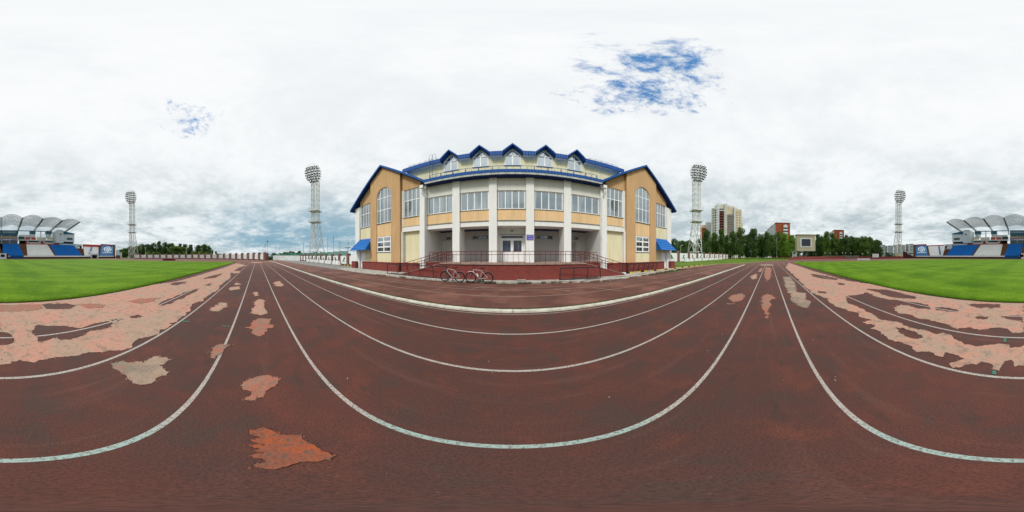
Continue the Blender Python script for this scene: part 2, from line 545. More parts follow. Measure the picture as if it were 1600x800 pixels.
LEAFS = {
    'dark': leaf_mat("dark_leaves", (0.030, 0.068, 0.014), (0.076, 0.145, 0.026)),
    'mid': leaf_mat("mid_leaves", (0.052, 0.108, 0.016), (0.120, 0.205, 0.030)),
    'bright': leaf_mat("bright_leaves", (0.080, 0.160, 0.014), (0.18, 0.30, 0.028)),
    'yellow': leaf_mat("yellow_leaves", (0.10, 0.15, 0.020), (0.20, 0.25, 0.030)),
}

# ------------------------------------------------------------------ mesh helpers
WLOC = {}


def tag(o, label, cat, group=None):
    o['label'] = label
    o['category'] = cat
    if group:
        o['group'] = group
    return o


def struct(o, kind='structure', label=None):
    o['kind'] = kind
    if label:
        o['label'] = label
    return o


def thing(name, loc, label, cat, group=None):
    o = bpy.data.objects.new(name, None)
    o.empty_display_size = 0.3
    o.location = loc
    col.objects.link(o)
    WLOC[o.name] = Vector(loc)
    return tag(o, label, cat, group)


class MB:
    def __init__(s):
        s.v, s.f, s.mi = [], [], []
        s.m = 0

    def add(s, vs_, fs):
        o = len(s.v)
        s.v += [tuple(p) for p in vs_]
        for f in fs:
            s.f.append([i + o for i in f])
            s.mi.append(s.m)
        return s

    def box(s, x0, x1, y0, y1, z0, z1):
        if x0 > x1: x0, x1 = x1, x0
        if y0 > y1: y0, y1 = y1, y0
        v = [(x0, y0, z0), (x1, y0, z0), (x1, y1, z0), (x0, y1, z0), (x0, y0, z1), (x1, y0, z1), (x1, y1, z1), (x0, y1, z1)]
        return s.add(v, [(0, 3, 2, 1), (4, 5, 6, 7), (0, 1, 5, 4), (1, 2, 6, 5), (2, 3, 7, 6), (3, 0, 4, 7)])

    def bar(s, a, b, w, h=None, up=(0, 0, 1)):
        """box-section bar from a to b"""
        h = h or w
        a, b = Vector(a), Vector(b)
        d = (b - a)
        if d.length < 1e-6: return s
        d.normalize()
        upv = Vector(up)
        if abs(d.dot(upv)) > 0.98: upv = Vector((0, 1, 0)) if abs(d.y) < 0.9 else Vector((1, 0, 0))
        sd = d.cross(upv).normalized()
        u = sd.cross(d).normalized()
        v = []
        for p in (a, b):
            for i, j in ((-1, -1), (1, -1), (1, 1), (-1, 1)):
                v.append(p + sd * (w / 2 * i) + u * (h / 2 * j))
        return s.add(v, [(0, 1, 2, 3), (7, 6, 5, 4), (0, 4, 5, 1), (1, 5, 6, 2), (2, 6, 7, 3), (3, 7, 4, 0)])

    def tube(s, a, b, r, n=6, r2=None, cap=True):
        a, b = Vector(a), Vector(b)
        r2 = r if r2 is None else r2
        d = (b - a)
        if d.length < 1e-6: return s
        d.normalize()
        up = Vector((0, 0, 1)) if abs(d.z) < 0.95 else Vector((1, 0, 0))
        sd = d.cross(up).normalized()
        u = sd.cross(d)
        v = []
        for p, rr in ((a, r), (b, r2)):
            for i in range(n):
                t = 2 * pi * i / n
                v.append(p + sd * (rr * cos(t)) + u * (rr * sin(t)))
        fs = [(i, (i + 1) % n, n + (i + 1) % n, n + i) for i in range(n)]
        if cap:
            fs += [tuple(range(n))[::-1], tuple(range(n, 2 * n))]
        return s.add(v, fs)

    def path(s, pts, r, n=6):
        for a, b in zip(pts[:-1], pts[1:]):
            s.tube(a, b, r, n)
        return s

    def torus(s, c, R_, r, ax=(0, 1, 0), n=28, k=6):
        c = Vector(c)
        ax = Vector(ax).normalized()
        e1 = ax.orthogonal().normalized()
        e2 = ax.cross(e1)
        v, fs = [], []
        for i in range(n):
            t = 2 * pi * i / n
            rd = e1 * cos(t) + e2 * sin(t)
            for j in range(k):
                q = 2 * pi * j / k
                v.append(c + rd * (R_ + r * cos(q)) + ax * (r * sin(q)))
        for i in range(n):
            for j in range(k):
                fs.append((i * k + j, ((i + 1) % n) * k + j, ((i + 1) % n) * k + (j + 1) % k, i * k + (j + 1) % k))
        return s.add(v, fs)

    def ball(s, c, r, n=10, m=6, sq=(1, 1, 1)):
        c = Vector(c)
        v, fs = [], []
        for j in range(m + 1):
            ph = pi * j / m
            for i in range(n):
                t = 2 * pi * i / n
                v.append((c.x + r * sq[0] * sin(ph) * cos(t), c.y + r * sq[1] * sin(ph) * sin(t), c.z + r * sq[2] * cos(ph)))
        for j in range(m):
            for i in range(n):
                fs.append((j * n + i, (j + 1) * n + i, (j + 1) * n + (i + 1) % n, j * n + (i + 1) % n))
        return s.add(v, fs)

    def prism(s, pts, ext):
        """closed polygon (3D points, may be concave) pushed along ext"""
        pts = [Vector(p) for p in pts]
        ext = Vector(ext)
        n = len(pts)
        tri = tessellate_polygon([pts])
        s.add(pts + [p + ext for p in pts],
              [t for t in tri] + [(a + n, c + n, b + n) for a, b, c in tri] +
              [(i, (i + 1) % n, n + (i + 1) % n, n + i) for i in range(n)])
        return s

    def plate(s, outline, holes, y0, y1):
        """wall plate in the XZ plane with openings"""
        loops = [[Vector((x, y0, z)) for x, z in outline]] + [[Vector((x, y0, z)) for x, z in h] for h in holes]
        tri = tessellate_polygon(loops)
        allp = [p for l in loops for p in l]
        n = len(allp)
        fs = [t for t in tri] + [(a + n, c + n, b + n) for a, b, c in tri]
        k = 0
        for l in loops:
            m_ = len(l)
            fs += [(k + i, k + (i + 1) % m_, n + k + (i + 1) % m_, n + k + i) for i in range(m_)]
            k += m_
        return s.add(allp + [Vector((p.x, y1, p.z)) for p in allp], fs)

    def build(s, name, mats, parent=None, loc=None, smooth=False, label=None):
        if not isinstance(mats, (list, tuple)):
            mats = [mats]
        if parent is not None:
            org = WLOC[parent.name] if loc is None else Vector(loc)
        elif loc is not None:
            org = Vector(loc)
        else:
            xs = [p[0] for p in s.v]; ys = [p[1] for p in s.v]; zs = [p[2] for p in s.v]
            org = Vector(((min(xs) + max(xs)) / 2, (min(ys) + max(ys)) / 2, min(zs)))
        me = bpy.data.meshes.new(name)
        me.from_pydata([(p[0] - org.x, p[1] - org.y, p[2] - org.z) for p in s.v], [], s.f)
        for m_ in mats:
            me.materials.append(m_)
        if len(mats) > 1:
            me.polygons.foreach_set('material_index', s.mi)
        if smooth:
            me.polygons.foreach_set('use_smooth', [True] * len(s.f))
        me.update()
        o = bpy.data.objects.new(name, me)
        col.objects.link(o)
        WLOC[o.name] = org
        if parent is not None:
            o.parent = parent
            o.location = org - WLOC[parent.name]
        else:
            o.location = org
        if label:
            o['label'] = label
        return o


def kids(o):
    return [c for c in bpy.data.objects if c.parent == o]


def copy_tree(o, loc=None, rz=None, label=None, parent=None):
    c = o.copy()
    col.objects.link(c)
    if parent is not None:
        c.parent = parent
    if loc is not None:
        c.location = loc
        WLOC[c.name] = Vector(loc)
    if rz is not None:
        c.rotation_euler = (0, 0, rz)
    if label:
        c['label'] = label
    for k in kids(o):
        copy_tree(k, parent=c)
    return c


def az(px):
    return R((px - 800) * 0.225 - YAW)


def P(px, d, z=0.0):
    a = az(px)
    return Vector((d * sin(a), d * cos(a), z))


def G(px, py):
    """point of the ground that the sightline meets"""
    y0 = 400.0 + 0.7 * max(0.0, min(1.0, (432 - py) / 24.0))
    d = H / tan(R((py - y0) * 0.225))
    return P(px, d)


def XY(px, Y):
    return Y * tan(az(px))


def Zat(py, d):
    return H + d * tan(R((400.5 - py) * 0.225))


ORD = ['first', 'second', 'third', 'fourth', 'fifth', 'sixth', 'seventh', 'eighth', 'ninth', 'tenth', 'eleventh',
       'twelfth', 'thirteenth', 'fourteenth', 'fifteenth', 'sixteenth', 'seventeenth', 'eighteenth', 'nineteenth', 'twentieth']

exec_sections = []
# ================================================================== GROUND
CL, CR, CY = -38.0, 33.0, -42.0            # centres of the two bends
RIN, ROUT = 36.5, 46.3


def flat(name, loops, z, mat, kind='structure', label=None, thick=None):
    loops = [[Vector((p[0], p[1], z)) for p in l] for l in loops]
    tri = tessellate_polygon(loops)
    allp = [p for l in loops for p in l]
    mb = MB()
    fs = []
    for a, b, c in tri:
        n = (allp[b] - allp[a]).cross(allp[c] - allp[a]).z
        fs.append((a, b, c) if n > 0 else (a, c, b))
    mb.add(allp, fs)
    if thick:
        k = 0
        n = len(allp)
        for l in loops:
            m_ = len(l)
            mb.add([p for p in l] + [Vector((p.x, p.y, z - thick)) for p in l],
                   [(i, (i + 1) % m_, m_ + (i + 1) % m_, m_ + i) for i in range(m_)])
    o = mb.build(name, mat, loc=(0, 0, 0))
    return struct(o, kind, label)


def arc(cx, cy, r, a0, a1, n=40):
    return [(cx + r * cos(R(a0 + (a1 - a0) * i / n)), cy + r * sin(R(a0 + (a1 - a0) * i / n))) for i in range(n + 1)]


flat("ground", [[(3000 * cos(2 * pi * i / 48), 3000 * sin(2 * pi * i / 48)) for i in range(48)]], -0.06, FIELD)
# asphalt forecourt west of the building, lawn to the east
flat("asphalt_path", [[(-75, -60), (-75, 40), (-16, 40), (-16, 12.4), (-16, 9.0), (-60, 4)]], -0.035, ASPH)
flat("lawn", [[(17.8, 11.2), (25, 11.0), (31, 10.3), (34.5, 6), (40, 3.8), (50, 1.4), (58, -2.2), (66, -8), (72, -14), (90, -14), (180, 0), (180, 60), (17.8, 60)]], 0.02, LAWN)
flat("yard", [[(-16, 12.0), (17.8, 12.0), (17.8, 60), (-16, 60)]], -0.02, ASPH)

trk = arc(CR, CY, ROUT, 90, -90, 48) + arc(CL, CY, ROUT, -90, -180, 24) + arc(CL, CY, ROUT, 180, 90, 24)[1:]
trk = arc(CR, CY, ROUT, 90, -90, 48) + arc(CL, CY, ROUT, 270, 90, 48)
flat("running_track", [trk], 0.0, TRACK)
flat("outer_track", [[(-66, 4.34), (-66, 8.2), (-40, 8.6), (-18, 9.2), (-16, 9.45), (17, 9.3), (17.5, 11.6), (30, 11.4), (36, 9), (44, 5.0), (50, 2.5), (36, 2.5), (30, 4.34)]], -0.004, TRACK)
flat("outer_margin", [arc(CL, CY, 49.2, 88, 272, 48) + arc(CR, CY, 49.2, -90, 70, 48)], -0.012, M("margin_dust", (0.34, 0.21, 0.16), 0.9, 0.12, 0.5))

# pitch grass: rectangle whose corners the bends cut away
def pitch_pts():
    pts = []
    xl, xr, yt, yb = -43.5, 44.0, -5.53, -78.2
    pts += [(x, yt) for x in [xl + (xr - xl) * i / 300 for i in range(301)]]
    pts += [(xr + 0.5 * sin(i), yt - (yt - yb) * i / 20) for i in range(1, 20)]
    pts += [(x, yb) for x in [xr - (xr - xl) * i / 40 for i in range(41)]]
    pts += [(xl, yb + (yt - yb) * i / 20) for i in range(1, 20)]
    out = []
    for x, y in pts:
        if x > CR:
            lim = sqrt(max(0, (RIN - 0.1) ** 2 - (x - CR) ** 2))
            y = min(y, CY + lim)
        if x < CL:
            lim = sqrt(max(0, (RIN - 0.1) ** 2 - (x - CL) ** 2))
            y = min(y, CY + lim)
        if y > -8:
            y += 0.035 * noise.noise(Vector((x * 2.3, y, 0))) + 0.02 * noise.noise(Vector((x * 9, y, 4)))
        out.append((x, y))
    return out


PPTS = pitch_pts()
flat("pitch", [PPTS], 0.035, PITCH, thick=0.07)

# --- lane lines (ribbons)
def ribbon(mb, pts, w, z):
    pts = [Vector((p[0], p[1], z)) for p in pts]
    L, Rr = [], []
    for i, p in enumerate(pts):
        a = pts[max(0, i - 1)]
        b = pts[min(len(pts) - 1, i + 1)]
        t = (b - a).normalized()
        nrm = Vector((-t.y, t.x, 0))
        L.append(p + nrm * w / 2)
        Rr.append(p - nrm * w / 2)
    n = len(pts)
    mb.add(L + Rr, [(i, n + i, n + i + 1, i + 1) for i in range(n - 1)])


LINES_Y = [0.69 - 1.22 * k for k in range(-3, 6)]
mb = MB()
for y in LINES_Y:
    if y > 4.2:
        w = 0.030
    else:
        w = 0.043
    if y < -5: continue
    r = y - CY
    pts = arc(CR, CY, r, -60, 90, 60) + [(x, y) for x in (26, 20, 12, 6, 3, 0, -3, -6, -12, -20, -30, -36)] + arc(CL, CY, r, 90, 240, 60)
    ribbon(mb, pts, w, 0.0018)
o = mb.build("lane_lines", LINE, loc=(0, 0, 0))
struct(o)
mb = MB()
for y, w in ((6.42, 0.05), (7.62, 0.05), (8.2, 0.045)):
    ribbon(mb, [(x, y + 0.03 * sin(x * 0.3)) for x in range(-60, 27)], w, 0.002)
for x0, y0, x1, y1 in ((4.6, 5.9, 3.9, 7.4), (2.6, 7.0, 2.0, 7.6), (-2.0, 7.8, -1.4, 8.7)):
    ribbon(mb, [(x0, y0), (x1, y1)], 0.05, 0.0035)
o = mb.build("faded_lines", LINE2, loc=(0, 0, 0)); struct(o)
mb = MB()
for a, b in (((1093, 425.4), (1110, 426.5)), ((1104, 423.1), (1120, 423.4))):
    ribbon(mb, [G(*a), G(*b)], 0.10, 0.004)
for a, b in (((281, 502.2), (297, 504)), ((346, 509.7), (360, 510.5))):
    ribbon(mb, [G(*a), G(*b)], 0.035, 0.005) if False else None
o = mb.build("start_marks", LINE, loc=(0, 0, 0)); struct(o)
mb = MB()
for a, b in (((284, 502), (296, 503.4)), ((347, 509.5), (360, 510.6)), ((1571, 529), (1569.5, 535)), ((1553, 580), (1554, 585.5))):
    ribbon(mb, [G(*a), G(*b)], 0.045, 0.0095)
o = mb.build("green_marks", GREENTICK, loc=(0, 0, 0)); struct(o)

# --- raised concrete kerb between the lanes and the outer strip
mb = MB()
ribbon(mb, [(19 + 0.5 * k, 11.0 - 0.03 * k + 0.22 * noise.noise(Vector((k * 0.4, 5, 0)))) for k in range(24)] + [(31.5, 10.0), (33.5, 8.2), (36, 6.6), (39, 4.9), (43, 3.4), (48, 1.9)], 0.9, 0.024)
o = mb.build('dry_margin', M('dry_grass_margin', (0.34, 0.25, 0.15), 0.95, 0.2, 2.5, color2=(0.20, 0.17, 0.07)), loc=(0, 0, 0)); struct(o)
mb = MB()
x = -62.0
random.seed(4)
while x < 30:
    L_ = 2.0
    dy = random.uniform(-0.012, 0.012)
    hz = 0.045 + random.uniform(-0.006, 0.006)
    mb.box(x, x + L_ - 0.015, 4.49 + dy, 4.68 + dy, -0.02, hz)
    x += L_
o = mb.build("track_kerb", KERBW, loc=(0, 0, 0)); struct(o)
mb = MB()
ribbon(mb, [(x * 0.25, 4.80 + 0.04 * noise.noise(Vector((x * 0.3, 0, 0))) + 0.02 * noise.noise(Vector((x * 1.7, 3, 0)))) for x in range(-240, 116)], 0.20, 0.003)
o = mb.build("kerb_moss", MOSS, loc=(0, 0, 0)); struct(o, 'stuff')
mb = MB()
random.seed(8)
for i in range(7000):
    x = random.uniform(-24, 24)
    if noise.noise(Vector((x * 1.3, 0, 0))) + random.random() < 0.45: continue
    y = 4.73 + abs(random.gauss(0, 0.05))
    h = random.uniform(0.02, 0.055)
    a = random.uniform(0, pi)
    dx, dy = cos(a) * 0.008, sin(a) * 0.008
    lx, ly = random.gauss(0, 0.02), random.gauss(0, 0.02)
    mb.add([(x - dx, y - dy, 0), (x + dx, y + dy, 0), (x + lx, y + ly, h)], [(0, 1, 2)])
o = mb.build("kerb_weeds", LEAFS['mid'], loc=(0, 0, 0)); struct(o, 'stuff')

# --- ragged grass lip along the pitch edge
mb = MB()
random.seed(11)
for i in range(30000):
    t = random.random()
    x = (abs(random.gauss(0, 9)) if random.random() < 0.7 else random.uniform(0, 42)) * random.choice((-1, 1))
    if x < -43 or x > 33: continue
    y = -5.50 - abs(random.gauss(0, 0.22)) + 0.05 * noise.noise(Vector((x * 2.3, 0, 0)))
    h = random.uniform(0.004, 0.030)
    a = random.uniform(0, pi)
    w = 0.006 + 0.0006 * abs(x)
    dx, dy = cos(a) * w, sin(a) * w
    lx, ly = random.gauss(0, 0.025), random.gauss(0.012, 0.025)
    mb.add([(x - dx, y - dy, 0.02), (x + dx, y + dy, 0.02), (x + lx, y + ly, 0.036 + h)], [(0, 1, 2)])
BLADE = M("grass_blades", (0.085, 0.20, 0.009), 0.8, 0.15, 3.0, spec=0.03, island=0.35)
o = mb.build("grass_edge", BLADE, loc=(0, 0, 0)); struct(o, 'stuff')
mb = MB()
ribbon(mb, [(x * 0.2, -5.50 + 0.03 * noise.noise(Vector((x * 0.7, 8, 0)))) for x in range(-215, 165)], 0.07, 0.006)
o = mb.build("pitch_edge_soil", MOSS, loc=(0, 0, 0)); struct(o, 'stuff')

# --- places where the rubber layer has come off
def frac(pts, seed, amp=1.0):
    """fractal edge for a torn patch; pts in ground metres"""
    out = []
    n = len(pts)
    for i in range(n):
        a, b = Vector((pts[i][0], pts[i][1])), Vector((pts[(i + 1) % n][0], pts[(i + 1) % n][1]))
        L_ = (b - a).length
        dist = max(1.0, ((a + b) / 2).length)
        k = max(1, min(60, int(L_ / (0.006 * dist + 0.012))))
        t = (b - a).normalized() if L_ > 1e-6 else Vector((1, 0))
        nr = Vector((-t.y, t.x))
        for j in range(k):
            p = a + (b - a) * (j / k)
            q = Vector((p.x, p.y, seed * 3.1))
            am = amp * min(0.16, 0.016 * dist + 0.022) * (0.15 if j == 0 else 1)
            am = min(am, L_ * 0.32, 0.02 + 0.3 * min(j, k - j) * L_ / k)
            p = p + nr * am * (noise.noise(q * 4.3) * 1.1 + noise.noise(q * 11) * 0.9 + noise.noise(q * 29) * 0.5)
            out.append((p.x, p.y))
    return out


RIM = MB()  # dark ribbons that draw the shadow at peeled edges
FRAG_T = MB()
FRAG = {m_.name: MB() for m_ in (WORN, WORNG, WORNP, ORANGE)}


def area(l):
    return abs(sum(l[i][0] * l[(i + 1) % len(l)][1] - l[(i + 1) % len(l)][0] * l[i][1] for i in range(len(l)))) / 2


def patch(name, px_pts, mat, z=0.008, holes=(), seed=1, amp=1.0):
    z = z * 0.45
    loop = [G(*p) for p in px_pts]
    for p in loop:
        if p.y < -4.95 and len(loop) > 40: p.y = -5.9
    for _ in range(9):
        L_ = [frac(loop, seed, amp)] + [frac([G(*p) for p in h], seed + 7 + i, amp) for i, h in enumerate(holes)]
        want = area(L_[0]) - sum(area(h) for h in L_[1:])
        V_ = [[Vector((p[0], p[1], 0)) for p in l] for l in L_]
        al = [p for l in V_ for p in l]
        got = sum(abs((al[b] - al[a]).cross(al[c] - al[a]).z) / 2 for a, b, c in tessellate_polygon(V_))
        if abs(got - want) < 0.004 * want + 0.002: break
        amp *= 0.65
        seed += 0.37
    else:
        print('PATCH PROBLEM', name, got, want)
    rnd = random.Random(seed)
    for li, l in enumerate(L_):
        for _ in range(min(260, len(l))):
            q = rnd.choice(l)
            dd_ = sqrt(q[0] ** 2 + q[1] ** 2)
            if dd_ > 22 or (q[1] < -5.2 and len(px_pts) > 40): continue
            k_ = 0.35 + 0.12 * dd_
            cx_, cy_ = q[0] + rnd.gauss(0, 0.028 * k_), q[1] + rnd.gauss(0, 0.028 * k_)
            rr_ = rnd.uniform(0.004, 0.020) * k_
            st_x = rnd.uniform(0.6, 2.0)
            FR = FRAG_T if rnd.random() < 0.45 else FRAG[mat.name]
            nn_ = rnd.randint(5, 8)
            a0_ = rnd.uniform(0, 6)
            FR.add([(cx_ + rr_ * st_x * rnd.uniform(.5, 1.2) * cos(a0_ + 2 * pi * t_ / nn_), cy_ + rr_ * rnd.uniform(.5, 1.2) * sin(a0_ + 2 * pi * t_ / nn_),
                     (z + 0.0024 if FR is FRAG_T else z + 0.0012) + rnd.random() * 0.0009) for t_ in range(nn_)], [tuple(range(nn_))])
    for l in L_:
        n_ = len(l)
        run = []
        for q in range(n_ + 1):
            p_ = l[q % n_]
            keep = noise.noise(Vector((p_[0] * 1.6, p_[1] * 1.6, seed))) > 0.16 and sqrt(p_[0] ** 2 + p_[1] ** 2) < 16
            if keep: run.append(p_)
            if (not keep or q == n_) and run:
                if len(run) > 2:
                    dd_ = sqrt(run[0][0] ** 2 + run[0][1] ** 2)
                    ribbon(RIM, run, 0.003 + 0.0013 * dd_, z + 0.0008)
                run = []
    return flat(name, L_, z, mat, 'structure')


def Zm(pts, ox, oy, k=4.0):
    return [(ox + x / k, oy + y / k) for x, y in pts]


# left-hand field of wear
LB = [(-6, 293), (200, 290), (430, 270), (680, 240), (900, 205), (1100, 160), (1280, 110), (1400, 75), (1478, 47),
      (1540, 60), (1490, 75), (1440, 110), (1440, 140), (1380, 180), (1360, 215), (1300, 245), (1270, 280), (1200, 300), (1190, 340),
      (1160, 370), (1120, 390), (1110, 415), (1060, 420), (1085, 432), (1045, 450), (1000, 462), (1000, 490), (930, 505), (870, 515), (830, 545),
      (820, 575), (760, 592), (700, 590), (640, 605), (560, 602), (500, 620), (420, 630), (340, 635), (270, 650), (210, 667), (160, 660),
      (130, 650), (80, 660), (30, 675), (-6, 680), (-6, 558), (70, 548), (90, 530), (75, 500), (50, 480), (-6, 476)]
LBH = [[(215, 440), (250, 430), (330, 438), (420, 438), (500, 452), (540, 440), (600, 420), (680, 408), (710, 425), (700, 445),
        (640, 460), (560, 470), (530, 495), (470, 515), (380, 525), (330, 510), (290, 530), (240, 535), (230, 505), (205, 485)],
       [(990, 300), (1040, 275), (1100, 250), (1190, 215), (1250, 200), (1220, 225), (1160, 255), (1100, 280), (1060, 300), (1010, 312)],
       [(260, 305), (300, 298), (420, 296), (480, 310), (440, 330), (350, 335), (290, 330)],
       [(1060, 180), (1090, 165), (1165, 160), (1160, 172), (1110, 183)],
       [(1260, 145), (1330, 122), (1400, 107), (1340, 138)],
       [(1280, 182), (1320, 170), (1310, 188)],
       [(810, 382), (860, 368), (900, 378), (850, 391)],
       [(690, 402), (730, 393), (765, 396), (740, 413)]]
patch("worn_surface", Zm(LB, 0, 400), WORN, 0.008, [Zm(h, 0, 400) for h in LBH], 3)
for i, h in enumerate(([(-6, 312), (120, 306), (255, 302), (268, 330), (180, 345), (60, 347), (-6, 350)],
                       [(490, 305), (560, 298), (660, 305), (640, 325), (560, 328), (520, 318)],
                       [(800, 285), (870, 268), (1010, 262), (960, 285), (880, 298)])):
    patch("pink_repair", Zm(h, 0, 400), WORNP, 0.012, seed=20 + i)
# right-hand field of wear
RB = [(130, 45), (300, 100), (500, 155), (700, 205), (900, 240), (1100, 270), (1300, 288), (1606, 293), (1606, 475), (1530, 482), (1500, 455), (1420, 448),
      (1350, 460), (1250, 445), (1180, 460), (1140, 435), (1080, 420), (1010, 398), (940, 392), (880, 365), (810, 360), (785, 325), (830, 303),
      (880, 310), (940, 330), (1020, 334), (1000, 305), (900, 288), (800, 275), (740, 270), (680, 255), (620, 228), (560, 245), (480, 250), (490, 270),
      (500, 295), (540, 310), (590, 330), (620, 350), (680, 380), (700, 395), (800, 410), (900, 450), (1000, 470), (1050, 490), (1090, 478),
      (1130, 490), (1160, 520), (1220, 545), (1300, 565), (1400, 555), (1470, 550), (1520, 575), (1606, 558), (1606, 681), (1540, 692), (1520, 650),
      (1480, 655), (1460, 690), (1450, 720), (1400, 710), (1400, 680), (1330, 655), (1240, 680), (1180, 698), (1140, 685), (1150, 665),
      (1230, 645), (1170, 620), (1110, 605), (1100, 640), (1060, 625), (1010, 595), (930, 600), (900, 565), (850, 550), (780, 530), (730, 500),
      (690, 470), (640, 455), (670, 435), (590, 415), (650, 400), (570, 380), (560, 355), (500, 345), (440, 320), (380, 290), (370, 265),
      (310, 245), (270, 225), (230, 195), (210, 170), (170, 130), (110, 75)]
RBH = [[(610, 208), (650, 206), (760, 214), (850, 237), (935, 259), (920, 268), (850, 266), (780, 260), (740, 250), (690, 228), (640, 216)],
       [(1040, 325), (1090, 320), (1180, 335), (1192, 350), (1120, 348), (1050, 338)],
       [(1240, 304), (1340, 299), (1455, 303), (1450, 322), (1310, 325)],
       [(1290, 385), (1330, 375), (1380, 380), (1370, 395), (1310, 396)],
       [(1455, 380), (1500, 375), (1570, 372), (1598, 384), (1590, 404), (1540, 401), (1480, 391)],
       [(790, 442), (850, 450), (920, 475), (970, 510), (900, 515), (830, 488)],
       [(430, 166), (480, 171), (478, 182), (440, 181)],
       [(270, 112), (340, 120), (440, 142), (430, 152), (330, 140), (280, 128)],
       [(312, 217), (370, 225), (360, 235), (315, 230)]]
patch("worn_surface", Zm(RB, 1200, 400), WORN, 0.0092, [Zm(h, 1200, 400) for h in RBH], 5)
ONE = [
    ([(172.5, 568.5), (190.0, 564.5), (200.0, 567.0), (215.0, 565.0), (225.0, 567.0), (231.0, 562.0), (240.0, 557.0), (260.0, 558.0), (269.0, 562.0), (260.0, 566.0), (252.5, 570.0), (247.5, 571.0), (255.0, 576.0), (264.0, 582.0), (260.0, 587.0), (250.0, 588.5), (242.5, 591.0), (239.0, 597.5), (227.5, 601.0), (215.0, 600.0), (205.0, 595.0), (197.5, 587.0), (187.5, 581.0), (175.0, 575.0)], WORNG),
    ([(326, 484), (335, 479), (345, 472.5), (355, 474), (354, 480), (345, 484), (342, 487), (330, 486)], WORN),
    ([(357, 451), (360, 449), (374, 447), (374, 452), (360, 454)], WORN),
    ([(365, 444), (370, 441.5), (379, 444.5), (368, 445.5)], WORN),
    ([(328.5, 556.0), (332.5, 548.5), (331.0, 543.5), (345.0, 537.0), (350.0, 539.5), (364.0, 538.5), (350.0, 546.0), (345.0, 553.5), (337.5, 562.0), (330.0, 560.0)], WORNP),
    ([(393.5, 486.0), (397.5, 478.5), (399.0, 470.0), (405.0, 467.0), (412.5, 468.5), (412.5, 481.0), (418.5, 488.5), (407.5, 492.5), (396.0, 491.0)], WORN),
    ([(382.5, 512.0), (392.5, 508.5), (395.0, 501.0), (405.0, 497.5), (425.0, 498.5), (420.0, 506.0), (427.5, 508.5), (427.5, 512.5), (417.5, 513.5), (414.0, 523.5), (402.5, 526.0), (392.5, 521.0), (395.0, 515.0)], WORNP),
    ([(374.0, 603.5), (377.5, 596.0), (395.0, 591.0), (415.0, 587.0), (435.0, 588.5), (438.5, 593.5), (431.0, 601.0), (422.5, 606.0), (415.0, 611.0), (407.5, 621.0), (395.0, 626.0), (382.5, 624.5), (390.0, 618.5), (392.5, 613.5), (380.0, 610.0)], WORNP),
    ([(390.0, 671.0), (412.5, 668.0), (427.5, 673.5), (440.0, 679.5), (470.0, 680.0), (472.5, 686.0), (480.0, 691.0), (492.5, 696.0), (500.0, 701.0), (525.0, 712.0), (515.0, 718.5), (495.0, 722.0), (470.0, 722.0), (452.5, 728.5), (430.0, 733.5), (400.0, 730.0), (395.0, 726.0), (415.0, 721.0), (407.5, 716.0), (392.5, 712.0), (410.0, 707.0), (395.0, 705.0), (407.5, 702.0), (391.0, 696.0), (407.5, 693.5), (392.5, 687.0), (407.5, 683.5), (390.0, 678.5)], ORANGE),
    ([(428, 441), (436, 439), (443, 444), (440, 448), (430, 447)], WORN),
    ([(395, 457), (402, 456), (404, 462), (397, 463)], WORN),
    (Zm([(92, 130), (140, 130), (170, 170), (180, 225), (240, 232), (235, 265), (268, 285), (245, 325), (190, 310), (155, 290), (140, 250), (108, 190)], 1200, 400), WORNG),
    ([(1138, 466), (1145, 461), (1160, 458), (1165, 464), (1155, 471), (1145, 472.5)], WORNP),
    ([(1135, 474), (1149, 474.3), (1146, 475.8), (1136, 475.3)], WORNP),
    ([(1172, 432), (1182, 427.5), (1183, 435), (1175, 437)], WORN),
    ([(1192, 462), (1199, 459), (1206, 461), (1212, 466), (1202, 471), (1205, 477), (1200, 483), (1204, 490), (1198, 498), (1195, 488), (1190, 479)], WORNP),
    ([(1196, 418), (1201, 418), (1206, 420), (1204, 434), (1198, 440), (1194, 430)], WORNP),
    ([(1187, 421), (1191, 419), (1190, 424), (1185, 425)], WORN),
    ([(1189, 413.6), (1200, 413.2), (1208, 413.8), (1208, 415.6), (1196, 415.7), (1188, 415.2)], WORNG),
    ([(391, 410.2), (398, 410.0), (410, 410.4), (411, 411.4), (400, 411.6), (393, 411.2)], WORN),
    ([(360, 424), (374, 423.5), (376, 426), (366, 427.5), (362, 426)], WORN),
]
for i, (pts, mt) in enumerate(ONE):
    patch("orange_worn_patch" if mt is ORANGE else "worn_patch", pts, mt, 0.0085, seed=40 + i, amp=0.8)

o = RIM.build("torn_edge_shadows", M("torn_edge_shadow_tone", (0.060, 0.036, 0.028), 0.95, 0.35, 20.0), loc=(0, 0, 0)); struct(o, "stuff")  # edge shadow of the peeled rubber, painted as thin dark lines
o = FRAG_T.build("track_crumbs", TRACK, loc=(0, 0, 0)); struct(o, "stuff")
for m_ in (WORN, WORNG, WORNP, ORANGE):
    o = FRAG[m_.name].build("worn_crumbs", m_, loc=(0, 0, 0)); struct(o, "stuff")
# scattered chips of grit
mb = MB()
random.seed(21)
for i in range(70):
    d = random.uniform(1.2, 9)
    a = random.uniform(-pi, pi)
    x, y = d * sin(a), d * cos(a)
    if y < -5.3: continue
    s_ = random.uniform(0.002, 0.007)
    mb.ball((x, y, 0.006), s_, 5, 3, (1, random.uniform(0.5, 1), 0.6))
o = mb.build("grit", WHITEP, loc=(0, 0, 0)); struct(o, 'stuff')

# ================================================================== MAIN BUILDING
BY = 12.65
SHX = -0.08
bld = thing("stadium_building", (0, 12.4, 0), "two-storey pavilion of white, tan and cream plaster with blue roofs, gabled wings and dormers", "building")


